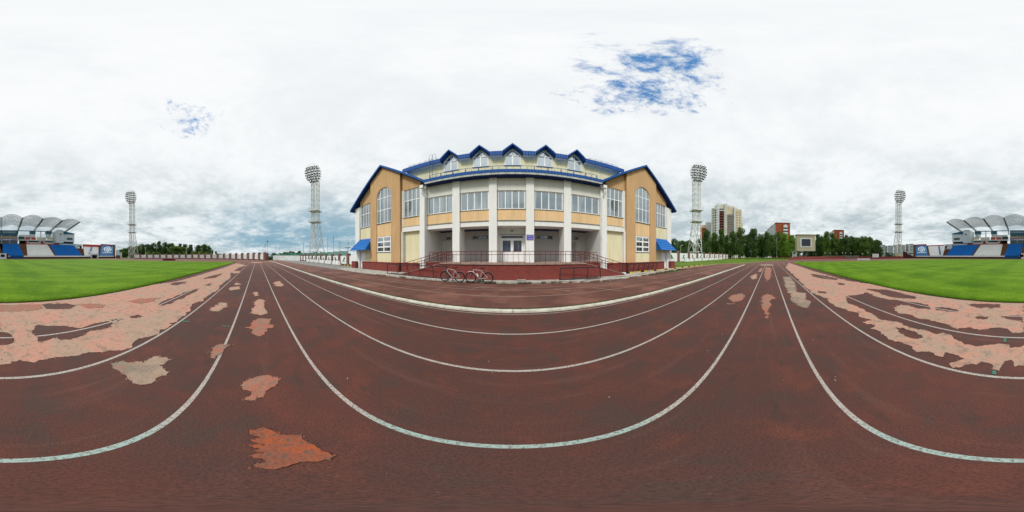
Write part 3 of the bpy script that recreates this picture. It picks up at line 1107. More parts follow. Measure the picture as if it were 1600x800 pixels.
def window(parent, x0, x1, z0, z1, y, cols, rows, fw=0.09, glass=GLASS, arch=0.0, deep=0.07, mull=0.075, gl=None):
    """frame + glass; cols / rows = lists of inner split positions (0..1)"""
    if x0 > x1: x0, x1 = x1, x0
    f = MB()
    w, h = x1 - x0, z1 - z0
    zs = z1 - arch                                  # springing
    f.box(x0, x0 + fw, y, y + deep, z0, zs)
    f.box(x1 - fw, x1, y, y + deep, z0, zs)
    f.box(x0 + fw, x1 - fw, y, y + deep, z0, z0 + fw)
    cx, rx = (x0 + x1) / 2, w / 2
    if arch <= 0:
        f.box(x0 + fw, x1 - fw, y, y + deep, z1 - fw, z1)
    else:
        n = 16
        for i in range(n):
            a0, a1 = pi * i / n, pi * (i + 1) / n
            q = []
            for a, k in ((a0, 1), (a1, 1), (a1, 0), (a0, 0)):
                q.append((cx + (rx - (0 if k else fw)) * cos(a), y, zs + (arch - (0 if k else fw)) * sin(a)))
            f.prism(q, (0, deep, 0))

    def top(x):
        if arch <= 0: return z1 - fw
        t = max(0.0, 1 - ((x - cx) / rx) ** 2)
        return zs + arch * sqrt(t) - fw * 0.5
    for c in cols:
        x = x0 + w * c
        f.box(x - mull / 2, x + mull / 2, y + 0.004, y + deep - 0.01, z0 + fw, top(x))
    for r_ in rows:
        z = z0 + h * r_
        xa, xb = x0 + fw, x1 - fw
        if arch > 0 and z > zs:
            hw = rx * sqrt(max(0, 1 - ((z - zs) / arch) ** 2)) - fw
            xa, xb = cx - hw, cx + hw
        f.box(xa, xb, y + 0.008, y + deep - 0.014, z - mull / 2, z + mull / 2)
    fo = f.build("window", WFRAME, parent)
    g_ = MB()
    if arch <= 0:
        g_.box(x0 + 0.01, x1 - 0.01, y + deep * 0.55, y + deep * 0.55 + 0.012, z0 + 0.01, z1 - 0.01)
    else:
        pts = [(x0 + 0.01, y + deep * 0.55, z0 + 0.01), (x1 - 0.01, y + deep * 0.55, z0 + 0.01)]
        pts += [(cx + (rx - 0.01) * cos(pi * i / 20), y + deep * 0.55, zs + (arch - 0.01) * sin(pi * i / 20)) for i in range(21)]
        g_.prism(pts, (0, 0.012, 0))
    g_.build("glass", glass, fo)
    return fo


def sill(parent, x0, x1, z, y, d=0.10, mat=None):
    MB().box(min(x0, x1), max(x0, x1), y - d, y + 0.02, z - 0.03, z).build("window_sill", mat or SILLM, parent)


# --- central block: pillars, beams, bays
PILX = [SHX + v for v in (-4.52, -1.50, 1.38, 4.42)]
EDGE = 7.40
PW = 0.31
for i, x in enumerate(PILX):
    MB().box(x - PW, x + PW, 12.52, 13.95, 1.14, 8.32).build("pillar", PLASTER, bld)
bays = []
xs = [-EDGE] + PILX + [EDGE]
for i in range(5):
    a = xs[i] + (PW if i > 0 else 0.0)
    b = xs[i + 1] - (PW if i < 4 else 0.0)
    bays.append((a, b))
w_ = MB()
for a, b in bays:
    w_.box(a, b, 12.66, 12.92, 7.05, 8.34)
w_.build("upper_wall_panel", PANELW, bld)
for a, b in bays:
    window(bld, a + 0.04, b - 0.04, 5.40, 7.05, 12.74, (0.25, 0.5, 0.75) if b - a > 2.3 else (0.28, 0.52, 0.76), (), 0.08)
    sill(bld, a, b, 5.40, 12.70, 0.07)
    MB().box(a, b, 12.68, 12.92, 4.46, 5.37).build("beige_panel", BEIGE, bld)
    MB().box(a, b, 12.59, 12.70, 4.425, 4.46).build("ledge", SILLM, bld)
w_ = MB()
for a, b in bays:
    w_.box(a, b, 12.66, 13.95, 4.02, 4.425)
w_.build("beam", PLASTER, bld)
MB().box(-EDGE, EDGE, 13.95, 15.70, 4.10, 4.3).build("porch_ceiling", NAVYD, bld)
# porch back wall with openings and side walls
holes = []
wins = [(SHX + -6.85, SHX - 6.25), (SHX - 3.95, SHX - 2.30), (SHX + 2.35, SHX + 3.95), (SHX + 6.0, SHX + 6.75)]
for a, b in wins:
    holes.append([(a, 3.34), (b, 3.34), (b, 3.68), (a, 3.68)])
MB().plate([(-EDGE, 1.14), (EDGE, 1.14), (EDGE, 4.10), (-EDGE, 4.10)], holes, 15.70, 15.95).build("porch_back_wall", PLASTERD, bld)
for a, b in wins:
    window(bld, a, b, 3.34, 3.68, 15.80, (0.5,) if b - a > 1 else (), (), 0.03, GLASSD)
    sill(bld, a - 0.08, b + 0.08, 3.34, 15.70, 0.06)
# vestibule in the middle bay, double door
VX0, VX1 = PILX[1] + PW, PILX[2] - PW
DX0, DX1 = SHX - 1.02, SHX + 0.98
MB().plate([(VX0, 1.14), (VX1, 1.14), (VX1, 4.02), (VX0, 4.02)], [[(DX0, 1.16), (DX1, 1.16), (DX1, 3.42), (DX0, 3.42)]], 13.90, 14.1).build("vestibule_wall", PLASTER, bld)
for a, b in ((VX0 - 0.1, VX0), (VX1, VX1 + 0.1)):
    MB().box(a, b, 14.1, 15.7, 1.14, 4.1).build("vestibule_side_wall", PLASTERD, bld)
f = MB()
f.box(DX0, DX0 + 0.07, 13.93, 14.03, 1.16, 3.42).box(DX1 - 0.07, DX1, 13.93, 14.03, 1.16, 3.42)
f.box(DX0 + 0.07, DX1 - 0.07, 13.93, 14.03, 3.36, 3.42).box(DX0 + 0.07, DX1 - 0.07, 13.93, 14.03, 3.08, 3.16)
fr = f.build("door_frame", WFRAME, bld)
MB().box(DX0 + 0.07, DX1 - 0.07, 13.99, 14.0, 3.16, 3.36).build("transom_glass", GLASSD, fr)
MB().box(DX0 - 0.05, DX1 + 0.05, 13.80, 13.90, 3.43, 3.48).build("door_drip", SILLM, bld)
mid = (DX0 + DX1) / 2
for a, b, hx in ((DX0 + 0.075, mid - 0.005, None), (mid + 0.005, DX1 - 0.075, mid + 0.10)):
    d_ = MB().plate([(a, 1.17), (b, 1.17), (b, 3.07), (a, 3.07)], [[(a + 0.12, 1.98), (b - 0.12, 1.98), (b - 0.12, 2.95), (a + 0.12, 2.95)]], 13.94, 13.99)
    d_ = d_.build("door", WFRAME, bld)
    MB().box(a + 0.11, b - 0.11, 13.96, 13.97, 1.97, 2.96).build("glass", GLASSD, d_)
    if hx:
        MB().path([(hx, 13.94, 1.98), (hx, 13.88, 2.0), (hx, 13.87, 2.2), (hx, 13.94, 2.22)], 0.014).build("handle", WHITEP, d_)
lamp = MB().ball((SHX - 0.05, 13.88, 3.78), 0.11, 12, 8, (1.2, 0.7, 1)).build("porch_lamp", M("lamp_shell", (0.45, 0.44, 0.40), 0.4), bld)
MB().box(5.9, 6.35, 15.60, 15.66, 1.16, 3.0).build("side_door", M("grey_door", (0.50, 0.53, 0.54), 0.5), bld)

# lower eave over the windows
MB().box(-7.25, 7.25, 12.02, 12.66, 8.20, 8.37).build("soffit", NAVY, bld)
MB().box(-7.25, 7.25, 11.93, 12.02, 8.22, 8.40).build("gutter", GUTTER, bld)
rf = MB()
rf.add([(-7.4, 11.90, 8.405), (7.4, 11.90, 8.405), (7.4, 11.90, 8.68), (-7.4, 11.90, 8.68), (-7.4, 15.1, 9.9), (7.4, 15.1, 9.9), (-7.4, 15.1, 8.405), (7.4, 15.1, 8.405)],
       [(0, 1, 2, 3), (3, 2, 5, 4), (0, 3, 4, 6), (1, 7, 5, 2), (0, 6, 7, 1)])
rf.build("lower_roof", BLUEX, bld)
# snow-guard railing on the eave
sg = MB()
for i in range(14):
    x = -6.9 + i * 13.8 / 13
    sg.bar((x, 12.15, 8.55), (x, 12.25, 9.22), 0.045)
    sg.bar((x, 12.65, 8.85), (x, 12.25, 9.20), 0.03)
    if i < 13:
        sg.bar((x + 0.53, 12.2, 8.6), (x + 0.53, 12.25, 9.15), 0.02)
sg.bar((-6.9, 12.25, 9.22), (6.9, 12.25, 9.22), 0.03).bar((-6.9, 12.22, 8.86), (6.9, 12.22, 8.86), 0.022)
sg.build("eave_railing", BLUEX, bld)

# --- upper storey, set back
UY = 15.10
DXC = [SHX + v for v in (-5.98, -2.98, 0.02, 3.02, 6.04)]
hl = []
for c in DXC:
    hl.append([(c - 0.74, 11.0), (c + 0.74, 11.0), (c + 0.74, 12.35), (c, 13.22), (c - 0.74, 12.35)])
outl = [(-10.9, 8.6), (10.9, 8.6), (10.9, 12.0)]
for c in DXC[::-1]:
    outl += [(c + 0.90, 12.0), (c + 0.90, 12.30), (c, 13.42), (c - 0.90, 12.30), (c - 0.90, 12.0)]
outl += [(-10.9, 12.0)]
MB().plate(outl, hl, UY, UY + 0.3).box(-10.9, -10.6, UY + 0.3, 25.5, 8.6, 12.0).box(10.6, 10.9, UY + 0.3, 25.5, 8.6, 12.0).box(-10.6, 10.6, 25.2, 25.5, 8.6, 12.0).build("upper_storey_wall", YELL, bld)
edges = [-11.2] + sum([[c - 0.92, c + 0.92] for c in DXC], []) + [11.2]
for i in range(0, len(edges), 2):
    wb = MB()
    wb.box(edges[i], edges[i + 1], UY - 0.03, UY + 0.05, 11.86, 12.06)
    wb.box(edges[i], edges[i + 1], 14.62, UY + 0.05, 12.06, 12.09)
    wb.build("soffit_band", WHITEP, bld)
fb = MB()
for i in range(0, len(edges), 2):
    a, b = edges[i], edges[i + 1]
    if i == 0: a = -11.75
    if i + 2 == len(edges): b = 11.75
    fb.box(a, b, 14.50, 14.62, 12.06, 12.60)
    fb.add([(a, 14.5, 12.60), (b, 14.5, 12.60), (b, 20.3, 14.6), (a, 20.3, 14.6)], [(0, 1, 2, 3)])
fb.add([(-11.75, 14.5, 12.46), (-11.75, 20.3, 14.6), (-11.75, 26.1, 12.46)], [(0, 1, 2)])
fb.add([(11.75, 14.5, 12.46), (11.75, 20.3, 14.6), (11.75, 26.1, 12.46)], [(0, 1, 2)])
fb.add([(-11.75, 20.3, 14.6), (11.75, 20.3, 14.6), (11.75, 26.1, 12.46), (-11.75, 26.1, 12.46)], [(0, 1, 2, 3)])
fb.build("upper_roof", BLUEX, bld)
for j, c in enumerate(DXC):
    # little gabled roof
    d_ = MB()
    hw, zp, ze = 0.93, 13.64, 12.56
    for s in (-1, 1):
        a = Vector((c, 14.42, zp)); b = Vector((c + s * hw, 14.42, ze))
        th = Vector((0, 0, -0.20))
        back = Vector((0, 4.2, 0))
        v = [a, b, b + th, a + th]
        d_.add(v + [p + back for p in v], [(0, 1, 2, 3), (4, 7, 6, 5), (0, 4, 5, 1), (1, 5, 6, 2), (2, 6, 7, 3)])
    dr = d_.build("dormer_roof", BLUEX, bld)
    # frame
    f = MB()
    y = UY - 0.02
    x0, x1 = c - 0.74, c + 0.74
    f.box(x0, x0 + 0.08, y, y + 0.09, 11.0, 12.35).box(x1 - 0.07, x1, y, y + 0.09, 11.0, 12.35)
    f.box(x0 + 0.07, x1 - 0.07, y, y + 0.09, 11.0, 11.08).box(x0 + 0.07, x1 - 0.07, y, y + 0.09, 12.28, 12.37)
    f.box(c - 0.06, c + 0.06, y - 0.004, y + 0.08, 11.08, 12.28).box(c - 0.035, c + 0.035, y - 0.004, y + 0.08, 12.37, 13.15)
    f.bar((x0 + 0.03, y + 0.045, 12.38), (c, y + 0.045, 13.2), 0.085, 0.07, up=(0, 1, 0))
    f.bar((x1 - 0.03, y + 0.045, 12.38), (c, y + 0.045, 13.2), 0.085, 0.07, up=(0, 1, 0))
    fo = f.build("dormer_window", WFRAME, bld)
    g_ = MB().prism([(x0, y + 0.06, 11.0), (x1, y + 0.06, 11.0), (x1, y + 0.06, 12.35), (c, y + 0.06, 13.2), (x0, y + 0.06, 12.35)], (0, 0.012, 0))
    g_.build("glass", GLASSB, fo)
    sill(bld, x0 - 0.05, x1 + 0.05, 11.0, UY, 0.10, NAVY)
# roof guards and the hooped ladder
for s in (-1, 1):
    rg = MB()
    for i in range(6):
        x = s * (7.6 + i * 0.72)
        rg.bar((x, 15.0, 12.6), (x, 15.1, 13.25), 0.03)
    rg.bar((s * 7.6, 15.1, 13.2), (s * 11.3, 15.1, 13.2), 0.022).bar((s * 7.6, 15.07, 12.95), (s * 11.3, 15.07, 12.95), 0.018)
    rg.build("roof_guard_rail", BLUEX, bld)
ld_ = MB()
for x in (-8.15, -7.80):
    ld_.path([(x, 13.6, 9.35), (x, 14.42, 9.8), (x, 14.42, 11.0), (x, 14.3, 12.9)], 0.020)
    ld_.path([(x, 14.42, 12.4), (x, 14.5, 13.3)] + [(x + 0.15 * (1 - cos(pi * i / 8)), 14.5, 13.3 + 0.22 * sin(pi * i / 8)) for i in range(1, 8)] + [(x + 0.3, 14.5, 13.3), (x + 0.3, 14.6, 12.7)], 0.013)
for i in range(9):
    z = 9.9 + i * 0.33
    ld_.bar((-8.15, 14.42, z), (-7.80, 14.42, z), 0.02)
ld_.build("roof_ladder", M("ladder_blue_grey", (0.10, 0.19, 0.30), 0.5), bld)

# --- wings
def zroof(x):
    ax_ = abs(x)
    return 12.62 - (ax_ - 12.8) * 0.776 if ax_ > 12.8 else 12.62 - (12.8 - ax_) * 0.71


def wing(s):
    X = lambda v: s * v
    # inner pier
    MB().box(X(7.40), X(8.06), 12.45, 16, 0.0, 8.35).build("corner_pier", PLASTER, bld)
    # tan gable plates, following the roof line
    zt = lambda v: zroof(v) - 0.28
    p = MB()
    p.plate([(X(8.06), 8.46), (X(10.3), 8.46), (X(10.3), zt(10.3)), (X(8.06), zt(8.06))], [], 12.62, 12.95)
    p.plate([(X(14.8), 8.34), (X(17.25), 8.34), (X(17.25), zt(17.25)), (X(14.8), zt(14.8))], [], 12.62, 12.95)
    # projecting centre part with one tall arched recess
    cx, rx = 12.6, 1.12
    hole = [(X(cx - rx), 0.95), (X(cx + rx), 0.95)] + [(X(cx + rx * cos(pi * i / 24)), 8.42 + 1.1 * sin(pi * i / 24)) for i in range(25)]
    p.plate([(X(10.3), 0.95), (X(14.8), 0.95), (X(14.8), zt(14.8)), (X(12.8), zt(12.8)), (X(10.3), zt(10.3))], [], 12.62, 12.64) if False else None
    outline = [(X(10.3), 0.94), (X(cx - rx), 0.94)] + [(X(cx - rx * cos(pi * i / 24)), 8.42 + 1.1 * sin(pi * i / 24)) for i in range(25)] + \
              [(X(cx + rx), 0.94), (X(14.8), 0.94), (X(14.8), zt(14.8)), (X(12.8), zt(12.8)), (X(10.3), zt(10.3))]
    p.plate(outline, [], 12.32, 12.58)
    p.build("gable_wall", TAN, bld)
    # inner section
    c8 = 8.10
    window(bld, X(c8), X(10.06), 5.46, 8.44, 12.70, (0.25, 0.5, 0.75), (0.60,), 0.07)
    sill(bld, X(8.06), X(10.2), 5.46, 12.66, 0.08)
    MB().box(X(10.06), X(10.3), 12.60, 12.95, 4.02, 8.46).build("white_strip", PLASTER, bld)
    MB().box(X(8.06), X(10.06), 12.66, 12.95, 4.52, 5.43).build("beige_panel", BEIGE, bld)
    MB().box(X(8.06), X(10.2), 12.56, 12.66, 4.48, 4.52).build("ledge", SILLM, bld)
    MB().box(X(8.06), X(10.3), 12.58, 12.95, 4.02, 4.48).build("beam", PLASTER, bld)
    MB().box(X(8.06), X(10.3), 12.86, 12.95, 0.9, 4.02).build("cream_panel", YELL, bld)
    MB().box(X(10.12), X(10.3), 12.5, 12.86, 0.9, 4.02).build("white_strip", PLASTER, bld)
    # arched part
    window(bld, X(cx - rx), X(cx + rx), 5.27, 9.52, 12.42, (0.25, 0.5, 0.75), (0.36, 0.70), 0.08, arch=1.1)
    sill(bld, X(cx - rx), X(cx + rx), 5.27, 12.40, 0.10)
    MB().box(X(cx - rx), X(cx + rx), 12.40, 12.57, 3.76, 5.22).build("beige_panel", BEIGE, bld)
    window(bld, X(cx - rx + 0.12), X(cx + rx - 0.03), 2.06, 3.74, 12.41, (0.5,), (0.333, 0.666), 0.10, mull=0.15, deep=0.08)
    sill(bld, X(cx - rx), X(cx + rx), 2.06, 12.40, 0.08)
    MB().box(X(cx - rx), X(cx + rx), 12.40, 12.57, 0.94, 2.02).build("cream_panel", YELL, bld)
    # outer section
    window(bld, X(15.02), X(17.12), 5.28, 8.32, 12.70, (0.25, 0.5, 0.75), (0.58,), 0.07)
    sill(bld, X(14.9), X(17.2), 5.28, 12.66, 0.08)
    MB().box(X(17.12), X(17.25), 12.62, 12.95, 5.25, 8.34).build("white_strip", PLASTER, bld)
    MB().box(X(14.8), X(15.02), 12.66, 12.95, 5.25, 8.34).build("white_strip", PLASTER, bld)
    q = MB().plate([(X(14.8), 0.0), (X(16.22), 0.0), (X(16.22), 2.1), (X(17.25), 2.1), (X(17.25), 5.25), (X(14.8), 5.25)], [], 12.66, 12.95)
    q.build("cream_panel", YELL, bld)
    dr = MB().box(X(16.24), X(17.22), 12.72, 12.78, 0.06, 2.08).build("side_door", WFRAME, bld)
    MB().path([(X(16.34), 12.71, 1.0), (X(16.34), 12.66, 1.02), (X(16.34), 12.66, 1.15), (X(16.34), 12.71, 1.17)], 0.012).build("handle", GREYST, dr)
    MB().box(X(17.25), X(18.22), 12.5, 12.95, 0.0, zroof(18.2) - 0.28).build("corner_pier", PLASTER, bld)
    # plinths
    pl = MB()
    pl.box(X(10.28), X(16.1), 12.08, 12.32, 0.0, 0.93).box(X(8.06), X(10.28), 12.40, 12.86, 0.0, 0.93).box(X(17.55), X(18.45), 12.05, 12.5, 0.0, 0.93)
    pl.box(X(14.8), X(16.1), 12.32, 12.66, 0, 0.93)
    pl.build("brick_plinth", REDBR, bld)
    cp = MB()
    cp.box(X(10.22), X(16.12), 12.03, 12.40, 0.93, 0.975).box(X(8.06), X(10.22), 12.34, 12.86, 0.93, 0.975)
    cp.build("plinth_coping", REDCOP, bld)
    # core and side walls
    MB().box(X(7.70), X(18.2), 12.96, 26.0, 0.0, 8.0).build("wing_core", PLASTER, bld)
    MB().prism([(X(8.0), 12.97, 8.0), (X(18.2), 12.97, 8.0), (X(18.2), 12.97, zt(18.2)), (X(12.8), 12.97, zt(12.8)), (X(8.0), 12.97, zt(8.0))], (0, 13, 0)).build("gable_core", TAN, bld)
    # roof slabs with overhang
    r_ = MB()
    th = 0.26
    for a, b in ((7.1, 12.8), (12.8, 18.75)):
        za, zb = zroof(a), zroof(b)
        v = [(X(a), 11.98, za), (X(b), 11.98, zb), (X(b), 11.98, zb - th), (X(a), 11.98, za - th)]
        r_.add(v + [(p_[0], 26.6, p_[2]) for p_ in v], [(0, 1, 2, 3), (4, 7, 6, 5), (0, 4, 5, 1), (2, 6, 7, 3), (1, 5, 6, 2), (0, 3, 7, 4)])
    r_.build("wing_roof", BLUEROOF, bld)
    r_ = MB()
    for a, b in ((7.1, 12.8), (12.8, 18.75)):
        za, zb = zroof(a) - th - 0.006, zroof(b) - th - 0.006
        r_.add([(X(a), 12.0, za), (X(b), 12.0, zb), (X(b), 12.9, zb), (X(a), 12.9, za)], [(0, 1, 2, 3)])
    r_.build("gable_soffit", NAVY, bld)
    # downpipe at the re-entrant corner
    dp = MB()
    xx = X(7.62)
    dp.box(xx - 0.17, xx + 0.17, 12.0, 12.3, 7.95, 8.25)
    dp.path([(xx, 12.15, 7.95), (xx, 12.15, 7.5), (xx - s * 0.12, 12.36, 7.1), (xx - s * 0.12, 12.36, 0.55)], 0.065, 10)
    for z in (6.6, 4.9, 3.2, 1.5):
        dp.torus((xx - s * 0.12, 12.36, z), 0.07, 0.015, (0, 0, 1), 12, 4)
    dp.build("downpipe", PIPEW, bld)
    # blue canopy over the side door
    cn = MB()
    A, B = (X(14.86), 12.62, 3.78), (X(17.2), 12.62, 3.78)
    C, D = (X(14.80), 11.5, 2.36), (X(18.0), 11.5, 2.36)
    E, F_ = (X(14.86), 12.62, 2.36), (X(18.0), 12.48, 2.36)
    cn.add([A, B, D, C], [(0, 1, 2, 3)])
    cn.add([A, C, E], [(0, 1, 2)])
    cn.add([B, D, F_], [(0, 1, 2)])
    cn.add([C, D, F_, E], [(0, 1, 2, 3)])
    for k in range(1, 6):
        t = k / 6
        a_ = Vector(A).lerp(Vector(C), t) + Vector((0, -0.012, 0.012)); b_ = Vector(B).lerp(Vector(D), t) + Vector((0, -0.012, 0.012))
        cn.bar(a_, b_, 0.02, 0.02)
    cn.bar(C, D, 0.05).bar(A, C, 0.04).bar(B, D, 0.04)
    cn.build("door_canopy", CANB, bld)


wing(-1)
wing(1)

# --- terrace with ramps (belongs to the building)
TX = 4.98
MB().box(-TX, TX, 10.5, 12.45, 0.0, 1.06).box(-EDGE, EDGE, 12.45, 12.66, 0.0, 1.06).build("terrace_wall", REDBR, bld)
MB().box(-TX - 0.03, TX + 0.03, 10.43, 12.62, 1.06, 1.14).box(-EDGE, EDGE, 12.62, 15.9, 1.0, 1.142).build("terrace_floor", TERRF, bld)
for s in (-1, 1):
    rm = MB()
    rm.prism([(s * TX, 10.58, 0), (s * 8.6, 10.58, 0), (s * 8.6, 10.58, 0.12), (s * TX, 10.58, 1.08)], (0, 1.75, 0))
    rm.build("ramp", REDBR, bld)
    MB().prism([(s * TX, 10.54, 1.08), (s * 8.62, 10.54, 0.12), (s * 8.62, 10.54, 0.16), (s * TX, 10.54, 1.12)], (0, 1.83, 0)).build("ramp_surface", TERRF, bld)
rl = MB()
y = 10.56
n = 29
for i in range(n):
    x = -TX + 0.06 + i * (2 * TX - 0.12) / (n - 1)
    th = 0.028 if i % 4 == 0 else 0.016
    rl.bar((x, y, 1.14), (x, y, 1.93), th)
rl.bar((-TX, y, 1.94), (TX, y, 1.94), 0.05, 0.035).bar((-TX, y, 1.72), (TX, y, 1.72), 0.03, 0.03)
rl.build("terrace_railing", REDMET, bld)
for s in (-1, 1):
    rr = MB()
    for yy in (10.62, 12.25):
        rr.bar((s * TX, yy, 1.94), (s * 8.5, yy, 1.0), 0.045, 0.035).bar((s * TX, yy, 1.72), (s * 8.5, yy, 0.78), 0.03)
        for i in range(5):
            t = (i + 0.5) / 5
            x = s * (TX + 3.5 * t)
            zb = 1.12 - t * 0.95
            rr.bar((x, yy, zb), (x, yy, zb + 0.82), 0.025)
    # landing rail in front of the porch corner
    for z in (1.94, 1.72, 1.45):
        rr.bar((s * 4.8, 12.34, z), (s * 7.0, 12.34, z), 0.035)
    for i in range(7):
        rr.bar((s * (4.8 + i * 0.36), 12.34, 1.14), (s * (4.8 + i * 0.36), 12.34, 1.94), 0.02)
    rr.build("ramp_railing", REDMET, bld)

# plaque on the pillar
pl = MB().box(PILX[2] - 0.27, PILX[2] + 0.27, 12.495, 12.515, 2.86, 3.28).build("wall_plaque", M("plaque_violet", (0.10, 0.09, 0.42), 0.4, 0.05), None)
tag(pl, "violet-blue plaque with three rows of white lettering on the pillar right of the entrance", "sign")
rows = MB()
random.seed(5)
for z, h, k in ((3.22, 0.028, 0.16), (3.13, 0.034, 0.22), (2.955, 0.055, 0.23)):
    x = PILX[2] - k
    while x < PILX[2] + k - 0.02:
        w = random.uniform(0.018, 0.032)
        rows.box(x, x + w, 12.489, 12.497, z - h / 2, z + h / 2)
        x += w + (0.008 if random.random() < 0.8 else 0.035)
rows.build("lettering", M("plaque_white", (0.62, 0.60, 0.85), 0.5), pl)

# ================================================================== APRON AND KERBS
ap = [(-16.2, 9.35), (-14, 9.25), (-11, 9.35), (-9, 9.55), (-6, 9.7), (-3, 9.75), (0, 9.78), (2.2, 9.7), (4, 9.15), (6, 8.85), (9, 9.3), (13, 10.0), (17.8, 10.7), (20.5, 11.0), (20.5, 11.7), (18.2, 12.6), (-18.6, 12.6), (-18.6, 10.2)]
flat("apron", [ap], 0.05, CONC, thick=0.09)
mb = MB()
random.seed(77)
x = -16
while x < 17:
    yy = None
    for (xa, ya), (xb, yb) in zip(ap[:13], ap[1:13]):
        if xa <= x < xb: yy = ya + (yb - ya) * (x - xa) / (xb - xa)
    w = random.uniform(0.25, 0.9)
    if yy is not None and random.random() < (0.75 if x > 0.5 else 0.2):
        mb.prism([(x, yy - random.uniform(0.05, 0.14), 0.0), (x + w, yy - random.uniform(0.03, 0.12), 0.0), (x + w * 0.9, yy + 0.12, 0.0), (x + 0.1, yy + 0.1, 0.0)], (0, 0, 0.054 + random.uniform(0, 0.012)))
    x += w
o = mb.build("broken_edge", DIRT, loc=(0, 0, 0)); struct(o, 'stuff')
mb = MB()
for i in range(5):
    xx = 4.4 + i * 2.5
    mb.prism([(xx, 9.6 + 0.12 * i, 0.055), (xx + 1.3, 9.55 + 0.22 * i, 0.055), (xx + 1.2, 9.78 + 0.22 * i, 0.055), (xx + 0.5, 9.9 + 0.12 * i, 0.055)], (0, 0, 0.004))
o = mb.build("apron_dirt", DIRT, loc=(0, 0, 0)); struct(o, 'stuff')
blk = MB().box(0.22, 0.74, 9.68, 9.92, 0.05, 0.20).build("concrete_block", CONC)
tag(blk, "small pale concrete block lying on the kerb below the terrace wall", "concrete block")
blk2 = MB().box(-2.32, -1.86, 9.72, 9.95, 0.05, 0.17).build("concrete_block", M("grey_green_concrete", (0.20, 0.22, 0.18), 0.9))
tag(blk2, "low dark grey block on the kerb behind the right bicycle", "concrete block")
# striped kerb stones
ks = thing("striped_kerb", (16, 10.8, 0), "yellow and black striped kerb running along the grass right of the building", "kerb")
def kx(t):
    return (6.9 + t * 18.5, 11.15 + 0.05 * sin(t * 9) - 0.1 * t)
k = 0
NK = 40
for i in range(NK):
    a, b = kx(i / NK), kx((i + 0.96) / NK)
    MB().bar((a[0], a[1], 0.085), (b[0], b[1], 0.085), 0.14, 0.17).build("kerb_stone", (WHITEP if (i < 6 and i % 2 == 0) else YELLP) if i % 2 == 0 else (BLACKP if i % 4 == 1 else CONC), ks)
ks2 = thing("striped_kerb", (-24, 14.3, 0), "short yellow and black kerb at the foot of the left fence beside the building", "kerb")
for i in range(8):
    MB().bar((-25.6 + i * 0.55, 14.4, 0.08), (-25.6 + i * 0.55 + 0.53, 14.4, 0.08), 0.14, 0.16).build("kerb_stone", YELLP if i % 2 == 0 else BLACKP, ks2)

# ================================================================== BICYCLE RACKS
def rack(name, pts, h, n, label, splay=0.0, mats=(DARK, DARK)):
    """pts: two ground ends of the front rail"""
    a, b = Vector(pts[0]), Vector(pts[1])
    t = thing(name, (a + b) / 2, label, "bicycle rack", "steel bicycle racks by the terrace")
    d = (b - a).normalized()
    back = Vector((-d.y, d.x, 0))
    up = Vector((0, 0, h))
    f_ = MB()
    f_.path([a + Vector((0, 0, .02)), a + d * 0.05 + up, b - d * 0.05 + up, b + Vector((0, 0, .02))], 0.032, 8)
    f_.path([a + Vector((0, 0, .03)), b + Vector((0, 0, .03))], 0.030, 8)
    f_.path([a + back * 0.45 + Vector((0, 0, .03)), b + back * 0.45 + Vector((0, 0, .03))], 0.018, 8)
    f_.build("rack_frame", mats[0], t)
    for i in range(1, n):
        p_ = a + (b - a) * (i / n)
        for s in (0, 1) if splay else (0,):
            MB().path([p_ + up * 0.97 + d * (splay * 0.4 * s), p_ + back * (0.12 if s == 0 else 0.02) + d * (0.03 - splay * s * 0.5) + Vector((0, 0, .03))], 0.026, 6).build("rack_upright", mats[1], t)
    return t


rack("bicycle_rack", [(-10.2, 10.45, 0.05), (-4.35, 10.15, 0.05)], 0.86, 5, "long grey and black bicycle rack behind the left bicycle")
rack("bicycle_rack", [(2.95, 10.1, 0.05), (5.9, 9.95, 0.05)], 0.80, 3, "short black bicycle rack standing alone in front of the terrace wall")
rack("bicycle_rack", [(9.1, 11.55, 0.05), (14.3, 11.75, 0.05)], 0.80, 7, "dark bicycle rack with slanted bars before the right wing plinth", splay=0.5)

